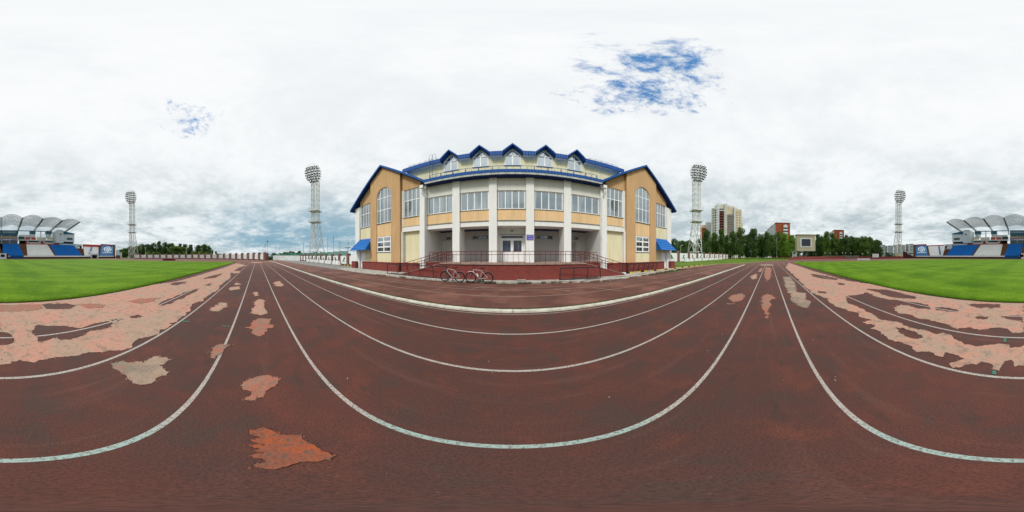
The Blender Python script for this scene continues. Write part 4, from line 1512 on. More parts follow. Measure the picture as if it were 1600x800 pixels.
# ================================================================== BICYCLES
def bicycle(loc, rz, label, frame_m, accent, bottle, handle_turn=0.0, lean=0.0):
    t = thing("bicycle", (0, 0, 0), label, "bicycle", "bicycles parked by the terrace")
    rw, wb = 0.335, 1.02
    fx, rx_ = -wb / 2, wb / 2
    bb = (0.02, 0, 0.29)
    head_t, head_b = (-0.33, 0, 0.83), (-0.37, 0, 0.66)
    seat_t = (0.19, 0, 0.74)
    for x in (fx, rx_):
        w = MB().torus((x, 0, rw), rw - 0.026, 0.030, (0, 1, 0), 36, 8).build("tyre", BLACK, t, loc=(x, 0, rw), smooth=True)
        MB().torus((x, 0, rw), rw - 0.055, 0.010, (0, 1, 0), 32, 5).build("rim", DARK, w, loc=(x, 0, rw))
        sp = MB()
        for i in range(14):
            a = 2 * pi * i / 14
            sp.bar((x, 0.02 * (-1) ** i, rw), (x + (rw - 0.055) * cos(a), 0, rw + (rw - 0.055) * sin(a)), 0.0035)
        sp.tube((x, -0.04, rw), (x, 0.04, rw), 0.025, 8)
        sp.build("spokes", GREYST, w, loc=(x, 0, rw))
    f_ = MB()
    f_.tube(head_b, bb, 0.021, 8).tube(head_t, seat_t, 0.015, 8).tube(seat_t, bb, 0.015, 8).tube(head_t, head_b, 0.024, 8)
    for s in (-1, 1):
        f_.tube((bb[0], s * 0.03, bb[2]), (rx_, s * 0.06, rw), 0.012, 6).tube((seat_t[0], s * 0.02, seat_t[2] - 0.05), (rx_, s * 0.06, rw), 0.011, 6)
    f_.build("frame", frame_m, t)
    fk = MB()
    fk.tube(head_b, (-0.40, 0, 0.58), 0.022, 8)
    for s in (-1, 1):
        fk.tube((-0.395, s * 0.055, 0.60), (fx, s * 0.055, rw), 0.015, 6)
    fk.tube((-0.395, -0.06, 0.60), (-0.395, 0.06, 0.60), 0.016, 6)
    fk.build("fork", accent, t)
    hb = MB()
    hb.tube(head_t, (-0.31, 0, 0.93), 0.016, 6).tube((-0.31, 0, 0.93), (-0.37, 0, 0.95), 0.016, 6)
    c_, s_ = cos(handle_turn), sin(handle_turn)
    pts = [(-0.27, -0.31), (-0.35, -0.15), (-0.37, 0), (-0.35, 0.15), (-0.27, 0.31)]
    hb.path([(-0.37 + (x + 0.37) * c_ - y * s_, (x + 0.37) * s_ + y * c_, 0.96) for x, y in pts], 0.014, 6)
    hb.build("handlebar", DARK, t)
    st = MB()
    st.tube(seat_t, (0.215, 0, 0.87), 0.014, 6)
    st.build("seat_post", DARK, t)
    sd = MB()
    sd.prism([(0.08, -0.02, 0.875), (0.08, 0.02, 0.875), (0.24, 0.065, 0.885), (0.34, 0.07, 0.895), (0.355, 0, 0.895), (0.34, -0.07, 0.895), (0.24, -0.065, 0.885)], (0, 0, 0.04))
    sd.build("saddle", BLACK, t)
    ck = MB()
    ck.torus((bb[0], -0.05, bb[2]), 0.085, 0.006, (0, 1, 0), 20, 4)
    ck.bar((bb[0], -0.07, bb[2]), (bb[0] + 0.06, -0.07, bb[2] - 0.16), 0.018).bar((bb[0], 0.07, bb[2]), (bb[0] - 0.06, 0.07, bb[2] + 0.16), 0.018)
    ck.box(bb[0] + 0.01, bb[0] + 0.11, -0.17, -0.08, bb[2] - 0.175, bb[2] - 0.15).box(bb[0] - 0.11, bb[0] - 0.01, 0.08, 0.17, bb[2] + 0.15, bb[2] + 0.175)
    ck.bar((bb[0], -0.05, bb[2] + 0.085), (rx_, -0.05, rw + 0.04), 0.008).bar((bb[0], -0.05, bb[2] - 0.085), (rx_, -0.05, rw - 0.04), 0.008)
    ck.build("crank", DARK, t)
    mg = MB()
    mg.path([(rx_ + (rw + 0.03) * cos(a), 0, rw + (rw + 0.03) * sin(a)) for a in [R(130 - 12 * i) for i in range(9)]], 0.014, 5)
    mg.build("rear_mudguard", GREYST, t)
    mg = MB()
    mg.path([(fx + (rw + 0.04) * cos(a), 0, rw + (rw + 0.04) * sin(a)) for a in [R(60 + 12 * i) for i in range(6)]], 0.014, 5)
    mg.build("front_mudguard", WHITEP if bottle else GREYST, t)
    if bottle:
        MB().tube((-0.15, -0.02, 0.58), (-0.06, -0.02, 0.42), 0.035, 10).build("water_bottle", WHITEP, t)
    else:
        MB().tube((-0.02, -0.05, 0.27), (0.0, -0.17, 0.02), 0.010, 6).build("kickstand", WHITEP, t)
    t.location = loc
    t.rotation_euler = (R(lean), 0, rz)
    return t


ALU = M("pale_bike_frame", (0.40, 0.41, 0.40), 0.35, 0.04, 4.0)
MINT = M("green_fork_paint", (0.03, 0.10, 0.07), 0.5)
bicycle((-3.72, 9.42, 0.0), R(-3), "white-framed bicycle with green fork standing on its kickstand, left of the pair", ALU, MINT, False, 0.5, -4)
bicycle((-2.0, 9.40, 0.0), R(2), "white-framed bicycle with bottle and raised mudguards, right of the pair", ALU, DARK, True, 0.25, -5)

# ================================================================== FENCES
def oriented(mb, c, ux, w, d, z0, z1):
    """box with width w along unit vector ux, depth d"""
    c = Vector((c[0], c[1], 0)); ux = Vector((ux[0], ux[1], 0)).normalized(); uy = Vector((-ux.y, ux.x, 0))
    v = []
    for z in (z0, z1):
        for i, j in ((-1, -1), (1, -1), (1, 1), (-1, 1)):
            v.append(c + ux * (w / 2 * i) + uy * (d / 2 * j) + Vector((0, 0, z)))
    return mb.add(v, [(0, 3, 2, 1), (4, 5, 6, 7), (0, 1, 5, 4), (1, 2, 6, 5), (2, 3, 7, 6), (3, 0, 4, 7)])


def fence(name, pts, label, hp, hpost, pw, base, drop=0.0, fig=None, pd=0.12, z0=0.0):
    t = thing(name, (pts[0][0], pts[0][1], 0), label, "fence")
    for i, p in enumerate(pts):
        a = Vector((*pts[max(0, i - 1)], 0)); b = Vector((*pts[min(len(pts) - 1, i + 1)], 0))
        u = (b - a).normalized()
        m_ = MB()
        oriented(m_, p, u, pw, pw * 0.9, z0, hpost)
        c0 = Vector((p[0], p[1], 0))
        ux = u; uy = Vector((-u.y, u.x, 0))
        hw = pw * 0.56
        q = [c0 + ux * (hw * i_) + uy * (hw * j_) + Vector((0, 0, hpost)) for i_, j_ in ((-1, -1), (1, -1), (1, 1), (-1, 1))] + [c0 + Vector((0, 0, hpost + pw * 0.35))]
        m_.add(q, [(0, 1, 4), (1, 2, 4), (2, 3, 4), (3, 0, 4), (0, 3, 2, 1)])
        m_.build("brick_post", POSTBR, t)
        if i + 1 < len(pts):
            a = Vector((*p, 0)); b = Vector((*pts[i + 1], 0))
            L_ = (b - a).length
            u = (b - a).normalized()
            c = (a + b) / 2
            m_ = MB(); oriented(m_, c, u, L_ - pw, pd, base, hp)
            po = m_.build("fence_panel", WPANEL, t)
            if base > z0 + 0.01:
                m_ = MB(); oriented(m_, c, u, L_ - pw, pd + 0.1, z0, base - 0.004)
                m_.build("fence_base", BASEDR, t)
            if fig is not None and i in fig:
                # painted athlete silhouette, facing the stadium (towards -Y)
                nrm = Vector((u.y, -u.x, 0))
                if nrm.y > 0: nrm = -nrm
                s_ = (hp - base) * 0.74
                g_ = MB()
                random.seed(100 + i)
                lean = random.uniform(-0.6, 0.7)
                hip = (0, 0.48); chest = (lean * 0.55, 0.80); head = (lean * 0.68, 0.93)
                def leg(dx1, dz1, dx2, dz2):
                    k_ = (hip[0] + dx1, hip[1] + dz1); return [hip, k_, (k_[0] + dx2, k_[1] + dz2)]
                limbs = [[hip, chest], leg(random.uniform(0.08, 0.32), random.uniform(-0.22, -0.02), random.uniform(-0.15, 0.22), -0.22),
                         leg(-random.uniform(0.05, 0.2), -0.2, -random.uniform(0.0, 0.22), -0.16),
                         [chest, (chest[0] + random.uniform(0.1, 0.2), chest[1] - 0.02), (chest[0] + random.uniform(0.2, 0.36), chest[1] + random.uniform(-0.15, 0.12))],
                         [chest, (chest[0] - random.uniform(0.08, 0.2), chest[1] - 0.1), (chest[0] - random.uniform(0.1, 0.25), chest[1] - random.uniform(0.1, 0.3))]]
                ws = [0.26, 0.16, 0.15, 0.10, 0.10]
                org = c + nrm * (pd / 2 + 0.006) + Vector((0, 0, base + (hp - base) * 0.16))
                def tp(q_): return org + u * (q_[0] * s_) + Vector((0, 0, q_[1] * s_))
                for L__, wd in zip(limbs, ws):
                    for e, f2 in zip(L__[:-1], L__[1:]):
                        g_.bar(tp(e), tp(f2), wd * s_, 0.012, up=nrm)
                hc = tp(head)
                g_.prism([hc + u * (0.075 * s_ * cos(2 * pi * k_ / 10)) + Vector((0, 0, 0.085 * s_ * sin(2 * pi * k_ / 10))) for k_ in range(10)], nrm * 0.008)
                g_.build("painted_figure", BLACKP, po)
    return t


# curved fence round the western bend
cf = []
RF = 48.6
for k in range(22):
    a = R(113.2 + k * 5.0)
    cf.append((CL + RF * cos(a), CY + RF * sin(a)))
fence("curved_fence", cf, "long curved fence of white panels and brown posts round the pitch's left end", 2.40, 2.75, 1.0, 0.40)
# gate pillars and the gate
gp = MB(); oriented(gp, P(417.3, 60), (sin(az(417) + pi / 2), cos(az(417) + pi / 2)), 1.15, 0.8, 0, 2.7)
o = gp.build("gate_pillar", POSTBR); tag(o, "wide brown brick gate pillar at the end of the curved fence", "pillar")
gt = thing("mesh_gate", P(422.5, 64), "dark green mesh gate standing between the brick pillar and the long white wall", "gate")
a_, b_ = P(419.3, 63.5), P(426, 63.5)
m_ = MB(); m_.bar(a_ + Vector((0, 0, .1)), b_ + Vector((0, 0, .1)), 0.1).bar(a_ + Vector((0, 0, 2.3)), b_ + Vector((0, 0, 2.3)), 0.1).bar(a_, a_ + Vector((0, 0, 2.3)), 0.12).bar(b_, b_ + Vector((0, 0, 2.3)), 0.12)
for i in range(1, 12):
    q = a_.lerp(b_, i / 12); m_.bar(q, q + Vector((0, 0, 2.3)), 0.04)
m_.build("gate_frame", GREENP, gt)
m_ = MB(); m_.prism([a_ + Vector((0.1, 0.1, .1)), b_ + Vector((-.1, 0.1, .1)), b_ + Vector((-.1, 0.1, 1.1)), a_ + Vector((.1, 0.1, 1.1))], (0.02, 0.02, 0))
m_.build("gate_sheet", DARK, gt)
# plain white wall
wt_ = thing("white_wall", P(445, 60), "long plain low white wall left of the figure-painted fence", "wall")
a_, b_ = P(426.3, 64.5), P(468.5, 55.5)
m_ = MB(); m_.prism([a_, b_, b_ + Vector((0, 0, 1.72)), a_ + Vector((0, 0, 1.80))], (-0.12, 0.25, 0)); m_.build("wall_panel", WPANEL, wt_)
m_ = MB(); m_.prism([a_ + Vector((0, 0, 1.80)), b_ + Vector((0, 0, 1.72)), b_ + Vector((0, 0, 1.78)), a_ + Vector((0, 0, 1.86))], (-0.14, 0.3, 0)); m_.build("wall_coping", CONC, wt_)
# straight fence, west side of the building
lf = [(-18.4 - 3.17 * k, 15.5) for k in range(13)]
fence("painted_fence", lf, "white fence with brown brick posts and black athlete figures, left of the building", 1.66, 1.98, 0.62, 0.16, fig={2, 3, 4, 5, 6, 7, 8})
rf_ = [(31.9 + 6.0 * k, 23.8) for k in range(24)]
fence("painted_fence", rf_, "long white fence with brown brick posts and black athlete figures, right of the building", 2.42, 2.72, 0.85, 0.12, fig=set(range(0, 13)))


def barrier(loc, L_, rz, label, h=1.0, grp="white boards with steel barriers before the fences"):
    t = thing("barrier_board", (0, 0, 0), label, "barrier", grp)
    MB().box(-L_ / 2, L_ / 2, -0.03, 0.03, 0.08, h * 0.78).build("board", WHITEP, t)
    f_ = MB()
    f_.bar((-L_ / 2, 0.05, h), (L_ / 2, 0.05, h), 0.04)
    for x in (-L_ / 2 + 0.1, 0, L_ / 2 - 0.1):
        f_.bar((x - 0.12, -0.35, 0), (x, 0.05, h), 0.04).bar((x + 0.12, 0.45, 0), (x, 0.05, h), 0.04)
    f_.build("barrier_frame", GREYST, t)
    t.location = loc
    t.rotation_euler = (0, 0, rz)
    return t


def nth(i, n, what):
    return ORD[i] + " of " + what if i < 20 else "one of " + what


b0 = barrier((-25.9, 13.6, 0), 2.9, 0, "white barrier board before the left painted fence, nearest the building")
for i in range(1, 6):
    copy_tree(b0, (-25.9 - 3.3 * i, 13.6, 0), 0, "white barrier board before the left painted fence, %s counting away from the building" % ORD[i])
b1 = barrier((40.5, 21.6, 0), 5.4, 0, "white barrier board before the right painted fence, nearest the building", 1.15)
for i in range(1, 6):
    copy_tree(b1, (40.5 + 5.9 * i, 21.6, 0), 0, "white barrier board before the right painted fence, %s counting away from the building" % ORD[i])

# red wall round the eastern bend
rw_ = thing("low_brick_wall", (CR + 48, CY, 0), "long low dark red brick wall curving round the right end of the pitch", "wall")
pts = [(CR + 48.4 * cos(R(a)), CY + 48.4 * sin(R(a))) for a in [44 - 2.0 * i for i in range(44)]]
m_ = MB(); c2 = MB()
for i, (p, q) in enumerate(zip(pts[:-1], pts[1:])):
    h0 = 1.36 if i > 1 else 0.40 + 0.48 * i
    h1 = 1.36 if i > 0 else 0.88
    a_, b_ = Vector((*p, 0)), Vector((*q, 0))
    n_ = (b_ - a_).normalized(); n_ = Vector((-n_.y, n_.x, 0)) * 0.28
    m_.prism([a_, b_, b_ + Vector((0, 0, h1)), a_ + Vector((0, 0, h0))], n_)
    c2.prism([a_ + Vector((0, 0, h0)) - n_ * 0.15, b_ + Vector((0, 0, h1)) - n_ * 0.15, b_ + Vector((0, 0, h1 + 0.06)) - n_ * 0.15, a_ + Vector((0, 0, h0 + 0.06)) - n_ * 0.15], n_ * 1.3)
m_.build("brick_wall_body", REDBR, rw_)
c2.build("wall_coping", REDCOP, rw_)

# small things on the far track
ad = thing("advertising_board", P(1349.5, 62), "long white advertising board lying before the red wall at the grass edge", "board")
a_, b_ = P(1340, 61.5), P(1359.5, 62.5)
m_ = MB(); m_.prism([a_, b_, b_ + Vector((0, 0, 0.72)), a_ + Vector((0, 0, 0.72))], (0.1, 0.08, 0)); m_.build("board", WHITEP, ad)
m_ = MB()
nn = (a_ - b_).cross(Vector((0, 0, 1))).normalized()
if nn.dot(a_) > 0: nn = -nn
random.seed(3)
for k in range(13):
    if k == 6: continue
    q = a_.lerp(b_, 0.12 + k * 0.06) + nn * 0.012
    m_.bar(q + Vector((0, 0, 0.26)), q + Vector((0, 0, 0.26 + random.uniform(0.16, 0.24))), 0.07, 0.006, up=nn)
    m_.bar(q + Vector((0, 0, 0.3)), a_.lerp(b_, 0.14 + k * 0.06) + nn * 0.012 + Vector((0, 0, 0.3)), 0.05, 0.006, up=nn)
m_.build("faint_lettering", M("pale_red_letters", (0.50, 0.20, 0.20), 0.7), ad)
mt_ = thing("jump_mat", P(264.5, 58, 0), "low maroon landing mat with pink top beside the left end of the pitch", "sports mat")
m_ = MB(); a_, b_ = P(255, 58), P(274, 58); dd = (b_ - a_)
m_.prism([a_, b_, b_ + Vector((0, 0, 0.62)), a_ + Vector((0, 0, 0.62))], (-0.9, -0.8, 0)); m_.build("mat_body", M("maroon_vinyl", (0.16, 0.010, 0.035), 0.5, 0.15, 1.5), mt_)
m_ = MB(); m_.prism([a_ + Vector((0, 0, 0.62)), b_ + Vector((0, 0, 0.62)), b_ + Vector((0, 0, 0.74)), a_ + Vector((0, 0, 0.74))], (-0.9, -0.8, 0)); m_.build("mat_top", M("pink_vinyl", (0.50, 0.25, 0.26), 0.5), mt_)
for a, b, d_, lab in ((276.5, 286.5, 55, "left of two thin white boards lying by the maroon mat"), (288.5, 297.5, 55, "right of two thin white boards lying by the maroon mat")):
    a_, b_ = P(a, d_), P(b, d_)
    m_ = MB().prism([a_, b_, b_ + Vector((0, 0, 0.14)), a_ + Vector((0, 0, 0.14))], (-0.3, -0.3, 0))
    tag(m_.build("lying_board", KERBW), lab, "board", "thin boards lying by the maroon mat")

# ================================================================== FLOODLIGHT MASTS
def make_mast(label):
    t = thing("floodlight_mast", (0, 0, 0), label, "floodlight mast", "lattice floodlight masts at the pitch corners")
    HT = 38.0
    KZ = 17.5

    def leg(i, z):
        sx = -1 if i in (0, 3) else 1
        front = i in (0, 1)
        k = max(0.0, (KZ - z) / KZ)
        x = sx * (1.35 + 0.35 * k * 2)
        y = 1.3 if front else -1.5 - 6.2 * k
        return Vector((x, y, z))
    for i in range(4):
        m_ = MB()
        r = 0.15
        m_.path([leg(i, 0), leg(i, KZ), leg(i, HT)], r, 6)
        m_.build("mast_leg", MASTW, t)
    br = MB()
    zs = [0, 3.6, 7.2, 10.8, 14.2, 17.5] + [17.5 + 2.55 * k for k in range(1, 9)]
    for a, b in zip(zs[:-1], zs[1:]):
        for i, j in ((0, 1), (1, 2), (2, 3), (3, 0)):
            br.bar(leg(i, b), leg(j, b), 0.12)
            if a == 0 and (i, j) in ((0, 1),):
                br.bar(leg(i, a), (leg(i, b) + leg(j, b)) / 2, 0.11).bar(leg(j, a), (leg(i, b) + leg(j, b)) / 2, 0.11)
            elif b <= 14.3:
                mid_ = (leg(i, b) + leg(j, b)) / 2
                br.bar(leg(i, a), mid_, 0.11).bar(leg(j, a), mid_, 0.11)
            else:
                br.bar(leg(i, a), leg(j, b), 0.085).bar(leg(j, a), leg(i, b), 0.085)
    br.build("lattice_bracing", MASTW, t)
    ldr = MB()
    for x in (-0.28, 0.28):
        ldr.bar((x, 1.1, 0.5), (x, 1.1, HT), 0.07)
    z = 0.8
    while z < HT:
        ldr.bar((-0.28, 1.1, z), (0.28, 1.1, z), 0.045); z += 0.6
    for z in range(3, 37, 2):
        ldr.torus((0, 1.45, z), 0.42, 0.03, (0, 0, 1), 10, 4)
    ldr.bar((0.9, 1.2, 0.5), (0.9, 1.2, HT), 0.16)
    ldr.build("ladder", MASTW, t)
    for z in (16.8, 22.0):
        p_ = MB()
        p_.box(-2.3, 2.3, -2.4, 2.2, z, z + 0.18)
        for zz in (0.6, 1.15):
            for a, b in (((-2.3, -2.4), (2.3, -2.4)), ((2.3, -2.4), (2.3, 2.2)), ((2.3, 2.2), (-2.3, 2.2)), ((-2.3, 2.2), (-2.3, -2.4))):
                p_.bar((*a, z + zz), (*b, z + zz), 0.05)
        for x in (-2.3, 0, 2.3):
            for y in (-2.4, 2.2):
                p_.bar((x, y, z), (x, y, z + 1.15), 0.05)
        p_.build("platform", MASTW, t)
    # head: tilted oval rack of lamps
    tilt = R(17)
    ctr = Vector((0, 2.4, 41.0))

    def hp(u, v):
        dpt = 1.0 * (1 - (u / 4.4) ** 2 - (v / 5.4) ** 2)
        return ctr + Vector((u * 0.90, v * sin(tilt) + dpt * 0.9, v * cos(tilt) * 0.94))
    fr_ = MB()
    N = 30
    for k in range(N):
        a, b = 2 * pi * k / N, 2 * pi * (k + 1) / N
        fr_.bar(hp(4.1 * cos(a), 5.2 * sin(a)), hp(4.1 * cos(b), 5.2 * sin(b)), 0.07)
    rows_ = [-4.3, -3.1, -1.9, -0.7, 0.7, 2.1, 3.3]
    lam = []
    for v in rows_:
        hw = 4.1 * sqrt(1 - (v / 5.2) ** 2)
        prev = None
        for k in range(9):
            q = hp(-hw + 2 * hw * k / 8, v)
            if prev: fr_.bar(prev, q, 0.07).bar(prev + Vector((0, -0.9, -0.1)), q + Vector((0, -0.9, -0.1)), 0.45, 0.05).bar(prev + Vector((0, -1.3, 0.9)), q + Vector((0, -1.3, 0.9)), 0.05)
            prev = q
        n = max(4, int(2 * hw / 0.80))
        for k in range(n):
            lam.append((-hw + 2 * hw * (k + 0.5) / n, v + (0.1 if k % 2 else -0.1)))
    for u in (-2.7, -0.9, 0.9, 2.7):
        hv = 5.2 * sqrt(1 - (u / 4.1) ** 2)
        prev = None
        for k in range(7):
            q = hp(u, -hv + 2 * hv * k / 6)
            if prev: fr_.bar(prev, q, 0.06).bar(prev + Vector((0, -1.3, 0)), q + Vector((0, -1.3, 0)), 0.08).bar(prev, q + Vector((0, -1.3, 0)), 0.05)
            prev = q
    # rear struts back to the tower
    for u, v in ((-2.7, -2.8), (2.7, -2.8), (-2.7, 2), (2.7, 2), (0, -4.2), (0, 4)):
        fr_.bar(hp(u, v), (1.0 if u > 0 else -1.0, 0.6, min(38, 36 + v * 0.3)), 0.10)
    fr_.bar((1.35, 1.3, HT), (1.2, 1.0, 43.5), 0.14).bar((-1.35, 1.3, HT), (-1.2, 1.0, 43.5), 0.14).bar((1.2, -1.5, HT), (1.0, 0.4, 43.5), 0.12).bar((-1.2, -1.5, HT), (-1.0, 0.4, 43.5), 0.12)
    fr_.build("lamp_frame", MASTW, t)
    first = None
    for k, (u, v) in enumerate(lam):
        q = hp(u, v) + Vector((0, 0.25, -0.25))
        if first is None:
            m_ = MB()
            d_ = Vector((0, cos(R(38)), -sin(R(38))))
            m_.tube(-d_ * 0.36, d_ * 0.05, 0.16, 8, 0.31).tube(d_ * 0.05, d_ * 0.24, 0.31, 8, 0.34, cap=False)
            first = m_.build("floodlight", LAMPG, t, loc=(0, 0, 0))
            l2 = MB().tube(d_ * 0.10, d_ * 0.12, 0.31, 8).build("lens", LENS, first, loc=(0, 0, 0))
            first.location = q
        else:
            c = first.copy(); col.objects.link(c); c.location = q
            l3 = l2.copy(); col.objects.link(l3); l3.parent = c
    return t


pitchc = Vector((-2, CY, 0))
mp = [(492.5, 73, "near-left white lattice floodlight mast behind the painted fence, round lamp head leaning left"),
      (1088.5, 72, "near-right white lattice floodlight mast before the tower block and trees"),
      (206.5, 106, "slender far floodlight mast behind the curved white fence left of the wood"),
      (1404, 104, "slender far floodlight mast before the distant white apartment blocks")]
m0 = make_mast(mp[0][2])
for i, (px, d, lab) in enumerate(mp):
    loc = P(px, d)
    dr_ = (pitchc - loc)
    rz = atan2(dr_.y, dr_.x) - pi / 2
    if i == 0:
        m0.location = loc; m0.rotation_euler = (0, 0, rz)
    else:
        copy_tree(m0, loc, rz, lab)
o = MB().ball(P(1404.3, 103.2, 1.6), 1.1, 12, 8, (1, 1, 1.0)).build("yellow_tank", YELLP)
tag(o, "round yellow tank at the foot of the far right floodlight mast", "tank")

# ================================================================== GRANDSTAND
YF, YB = -93.0, -110.0
st = thing("grandstand", (0, -93, 0), "grandstand across the pitch with blue and white seat blocks under arched lattice canopies", "grandstand")


def seats(b0, b1, t0, t1, yt, mat, name="seat_block", rows=16, yf=YF, yb=YB, zb=1.75):
    xb0, xb1, xt0, xt1 = XY(b0, yf), XY(b1, yf), XY(t0, yb), XY(t1, yb)
    dm = sqrt(((xt0 + xt1) / 2) ** 2 + yb ** 2)
    zt = Zat(yt, dm)
    m_ = MB()
    for r in range(rows):
        k0, k1 = r / rows, (r + 1) / rows
        y0, y1 = yf + (yb - yf) * k0, yf + (yb - yf) * k1
        z0, z1 = zb + (zt - zb) * k0, zb + (zt - zb) * k1
        a0, c0 = xb0 + (xt0 - xb0) * k0, xb1 + (xt1 - xb1) * k0
        a1, c1 = xb0 + (xt0 - xb0) * k1, xb1 + (xt1 - xb1) * k1
        m_.add([(a0, y0, z0), (c0, y0, z0), (c0, y0, z1), (a0, y0, z1), (a1, y1, z1), (c1, y1, z1)], [(0, 1, 2, 3), (3, 2, 5, 4)])
    if rows == 0:
        m_.add([(xb0, yf, zb), (xb1, yf, zb), (xt1, yb, zt), (xt0, yb, zt)], [(0, 1, 2, 3)])
    m_.add([(xb0, yf, zb), (xb1, yf, zb), (xt1, yb, zt), (xt0, yb, zt), (xt0, yb, 0), (xt1, yb, 0), (xb0, yf, 0), (xb1, yf, 0)],
           [(4, 5, 2, 3), (0, 3, 4, 6), (1, 7, 5, 2), (6, 7, 1, 0)])
    return m_.build(name, mat, st), (xb0, xb1, xt0, xt1, zb, zt)


# left part of the photo
seats(12, 37, 4, 29, 381.5, SEATB)
seats(37, 43, 29, 41, 381.5, AISLE, "aisle")
seats(43, 85, 41, 74, 382.7, SEATW)
seats(85, 88, 74, 77.5, 382.7, AISLE, "aisle")
seats(88, 128.5, 77.5, 115, 383.3, SEATB)
seats(128.5, 132, 115, 130, 389, AISLE, "aisle", zb=1.7)
wl = seats(132, 154, 130, 155, 386.5, SEATW)
seats(154, 155.5, 155, 158.5, 385, AISLE, "aisle")
el = seats(155.5, 177, 158.5, 177.5, 384, EMBL, "emblem_block", rows=0)
seats(177, 180, 177.5, 180, 383, AISLE, "aisle")
# middle and right part
seats(4, 12, -1, 4, 381.5, SEATB)
seats(1594, 1604, 1599, 1604, 381.5, AISLE, "aisle")
seats(1569, 1594, 1577, 1599, 381.5, SEATB)
seats(1563, 1569, 1567, 1577, 381.5, AISLE, "aisle")
seats(1521, 1563, 1533, 1567, 382.7, SEATW)
seats(1518, 1521, 1530, 1533, 382.7, AISLE, "aisle")
seats(1478, 1518, 1491, 1530, 383.5, SEATB)
seats(1473, 1478, 1477, 1491, 390, AISLE, "aisle")
wr = seats(1453, 1473, 1449.5, 1477, 385, SEATW)
seats(1451, 1453, 1447.5, 1449.5, 384.5, AISLE, "aisle")
er = seats(1430.5, 1451, 1430.5, 1447.5, 384, EMBL, "emblem_block", rows=0)
seats(1427, 1430.5, 1427, 1430.5, 383, AISLE, "aisle")


def on_slope(e, u, v, off=0.06):
    """u across 0..1 (screen left to right), v up 0..1 of a sloping block"""
    xb0, xb1, xt0, xt1, zb, zt = e[1]
    a = xb0 + (xt0 - xb0) * v
    b = xb1 + (xt1 - xb1) * v
    n_ = Vector((0, (zt - zb), -(YB - YF))).normalized()
    return Vector((a + (b - a) * u, YF + (YB - YF) * v, zb + (zt - zb) * v)) + n_ * off


def emblem(e):
    T = lambda u, v, o_=0.08: on_slope(e, u, v, o_)
    m_ = MB()
    nrm = (T(0, 0, 1) - T(0, 0, 0))
    n = 36
    cu, cv = 0.53, 0.60
    def disc(cu_, cv_, ru, rv, off, k=n):
        return [T(cu_ + ru * cos(2 * pi * i / k), cv_ + rv * sin(2 * pi * i / k), off) for i in range(k)]
    m_.prism(disc(cu, cv, 0.31, 0.27, 0.06), nrm * 0.02)
    # frame line round the badge
    fr_ = [(0.14, 0.93), (0.90, 0.93), (0.90, 0.14), (0.14, 0.14)]
    for a, b in zip(fr_, fr_[1:] + fr_[:1]):
        m_.bar(T(a[0] + (b[0] - a[0]) * 0.04, a[1] + (b[1] - a[1]) * 0.04), T(a[0] + (b[0] - a[0]) * 0.96, a[1] + (b[1] - a[1]) * 0.96), 0.13, 0.05, up=nrm)
    # word line below
    x = 0.20
    random.seed(9)
    while x < 0.86:
        w = random.uniform(0.035, 0.055)
        m_.prism([T(x, 0.235), T(x + w, 0.235), T(x + w, 0.305), T(x, 0.305)], nrm * 0.03)
        x += w + 0.012
    m_.build("emblem_white_shape", EMBW, e[0], loc=WLOC[e[0].name])
    b_ = MB()
    # two tall blue letters, B-like and S-like, on the white disc
    def st_(pts, w):
        for p_, q_ in zip(pts[:-1], pts[1:]):
            b_.bar(T(*p_, 0.12), T(*q_, 0.12), w, 0.05, up=nrm)
    st_([(0.42, 0.80), (0.36, 0.66), (0.36, 0.42), (0.44, 0.38), (0.49, 0.44), (0.49, 0.55), (0.43, 0.60), (0.37, 0.57)], 0.42)
    st_([(0.70, 0.76), (0.60, 0.78), (0.56, 0.70), (0.66, 0.56), (0.69, 0.46), (0.62, 0.38), (0.54, 0.42)], 0.42)
    st_([(0.47, 0.84), (0.47, 0.62)], 0.3)
    b_.prism([T(0.74, 0.72, 0.11), T(0.80, 0.66, 0.11), T(0.77, 0.58, 0.11), T(0.71, 0.62, 0.11)], nrm * 0.02)
    b_.build("emblem_blue_letters", EMBL, e[0], loc=WLOC[e[0].name])


emblem(el)
emblem(er)
# stroke patterns on the white end blocks
nrm = Vector((0, 0.43, 0.9))
m_ = MB().prism([on_slope(wl, .46, .88, .62), on_slope(wl, .56, .92, .62), on_slope(wl, .47, .38, .62), on_slope(wl, .38, .36, .62)], nrm * 0.03)
m_.prism([on_slope(wl, .33, .28, .62), on_slope(wl, .42, .28, .62), on_slope(wl, .38, .14, .62), on_slope(wl, .30, .14, .62)], nrm * 0.03)
m_.build("blue_exclamation_mark", EMBL, wl[0], loc=WLOC[wl[0].name])
m_ = MB().prism([on_slope(wr, .62, .93, .62), on_slope(wr, .69, .93, .62), on_slope(wr, .87, .03, .62), on_slope(wr, .77, .03, .62)], nrm * 0.03)
m_.build("blue_stripe", EMBL, wr[0], loc=WLOC[wr[0].name])

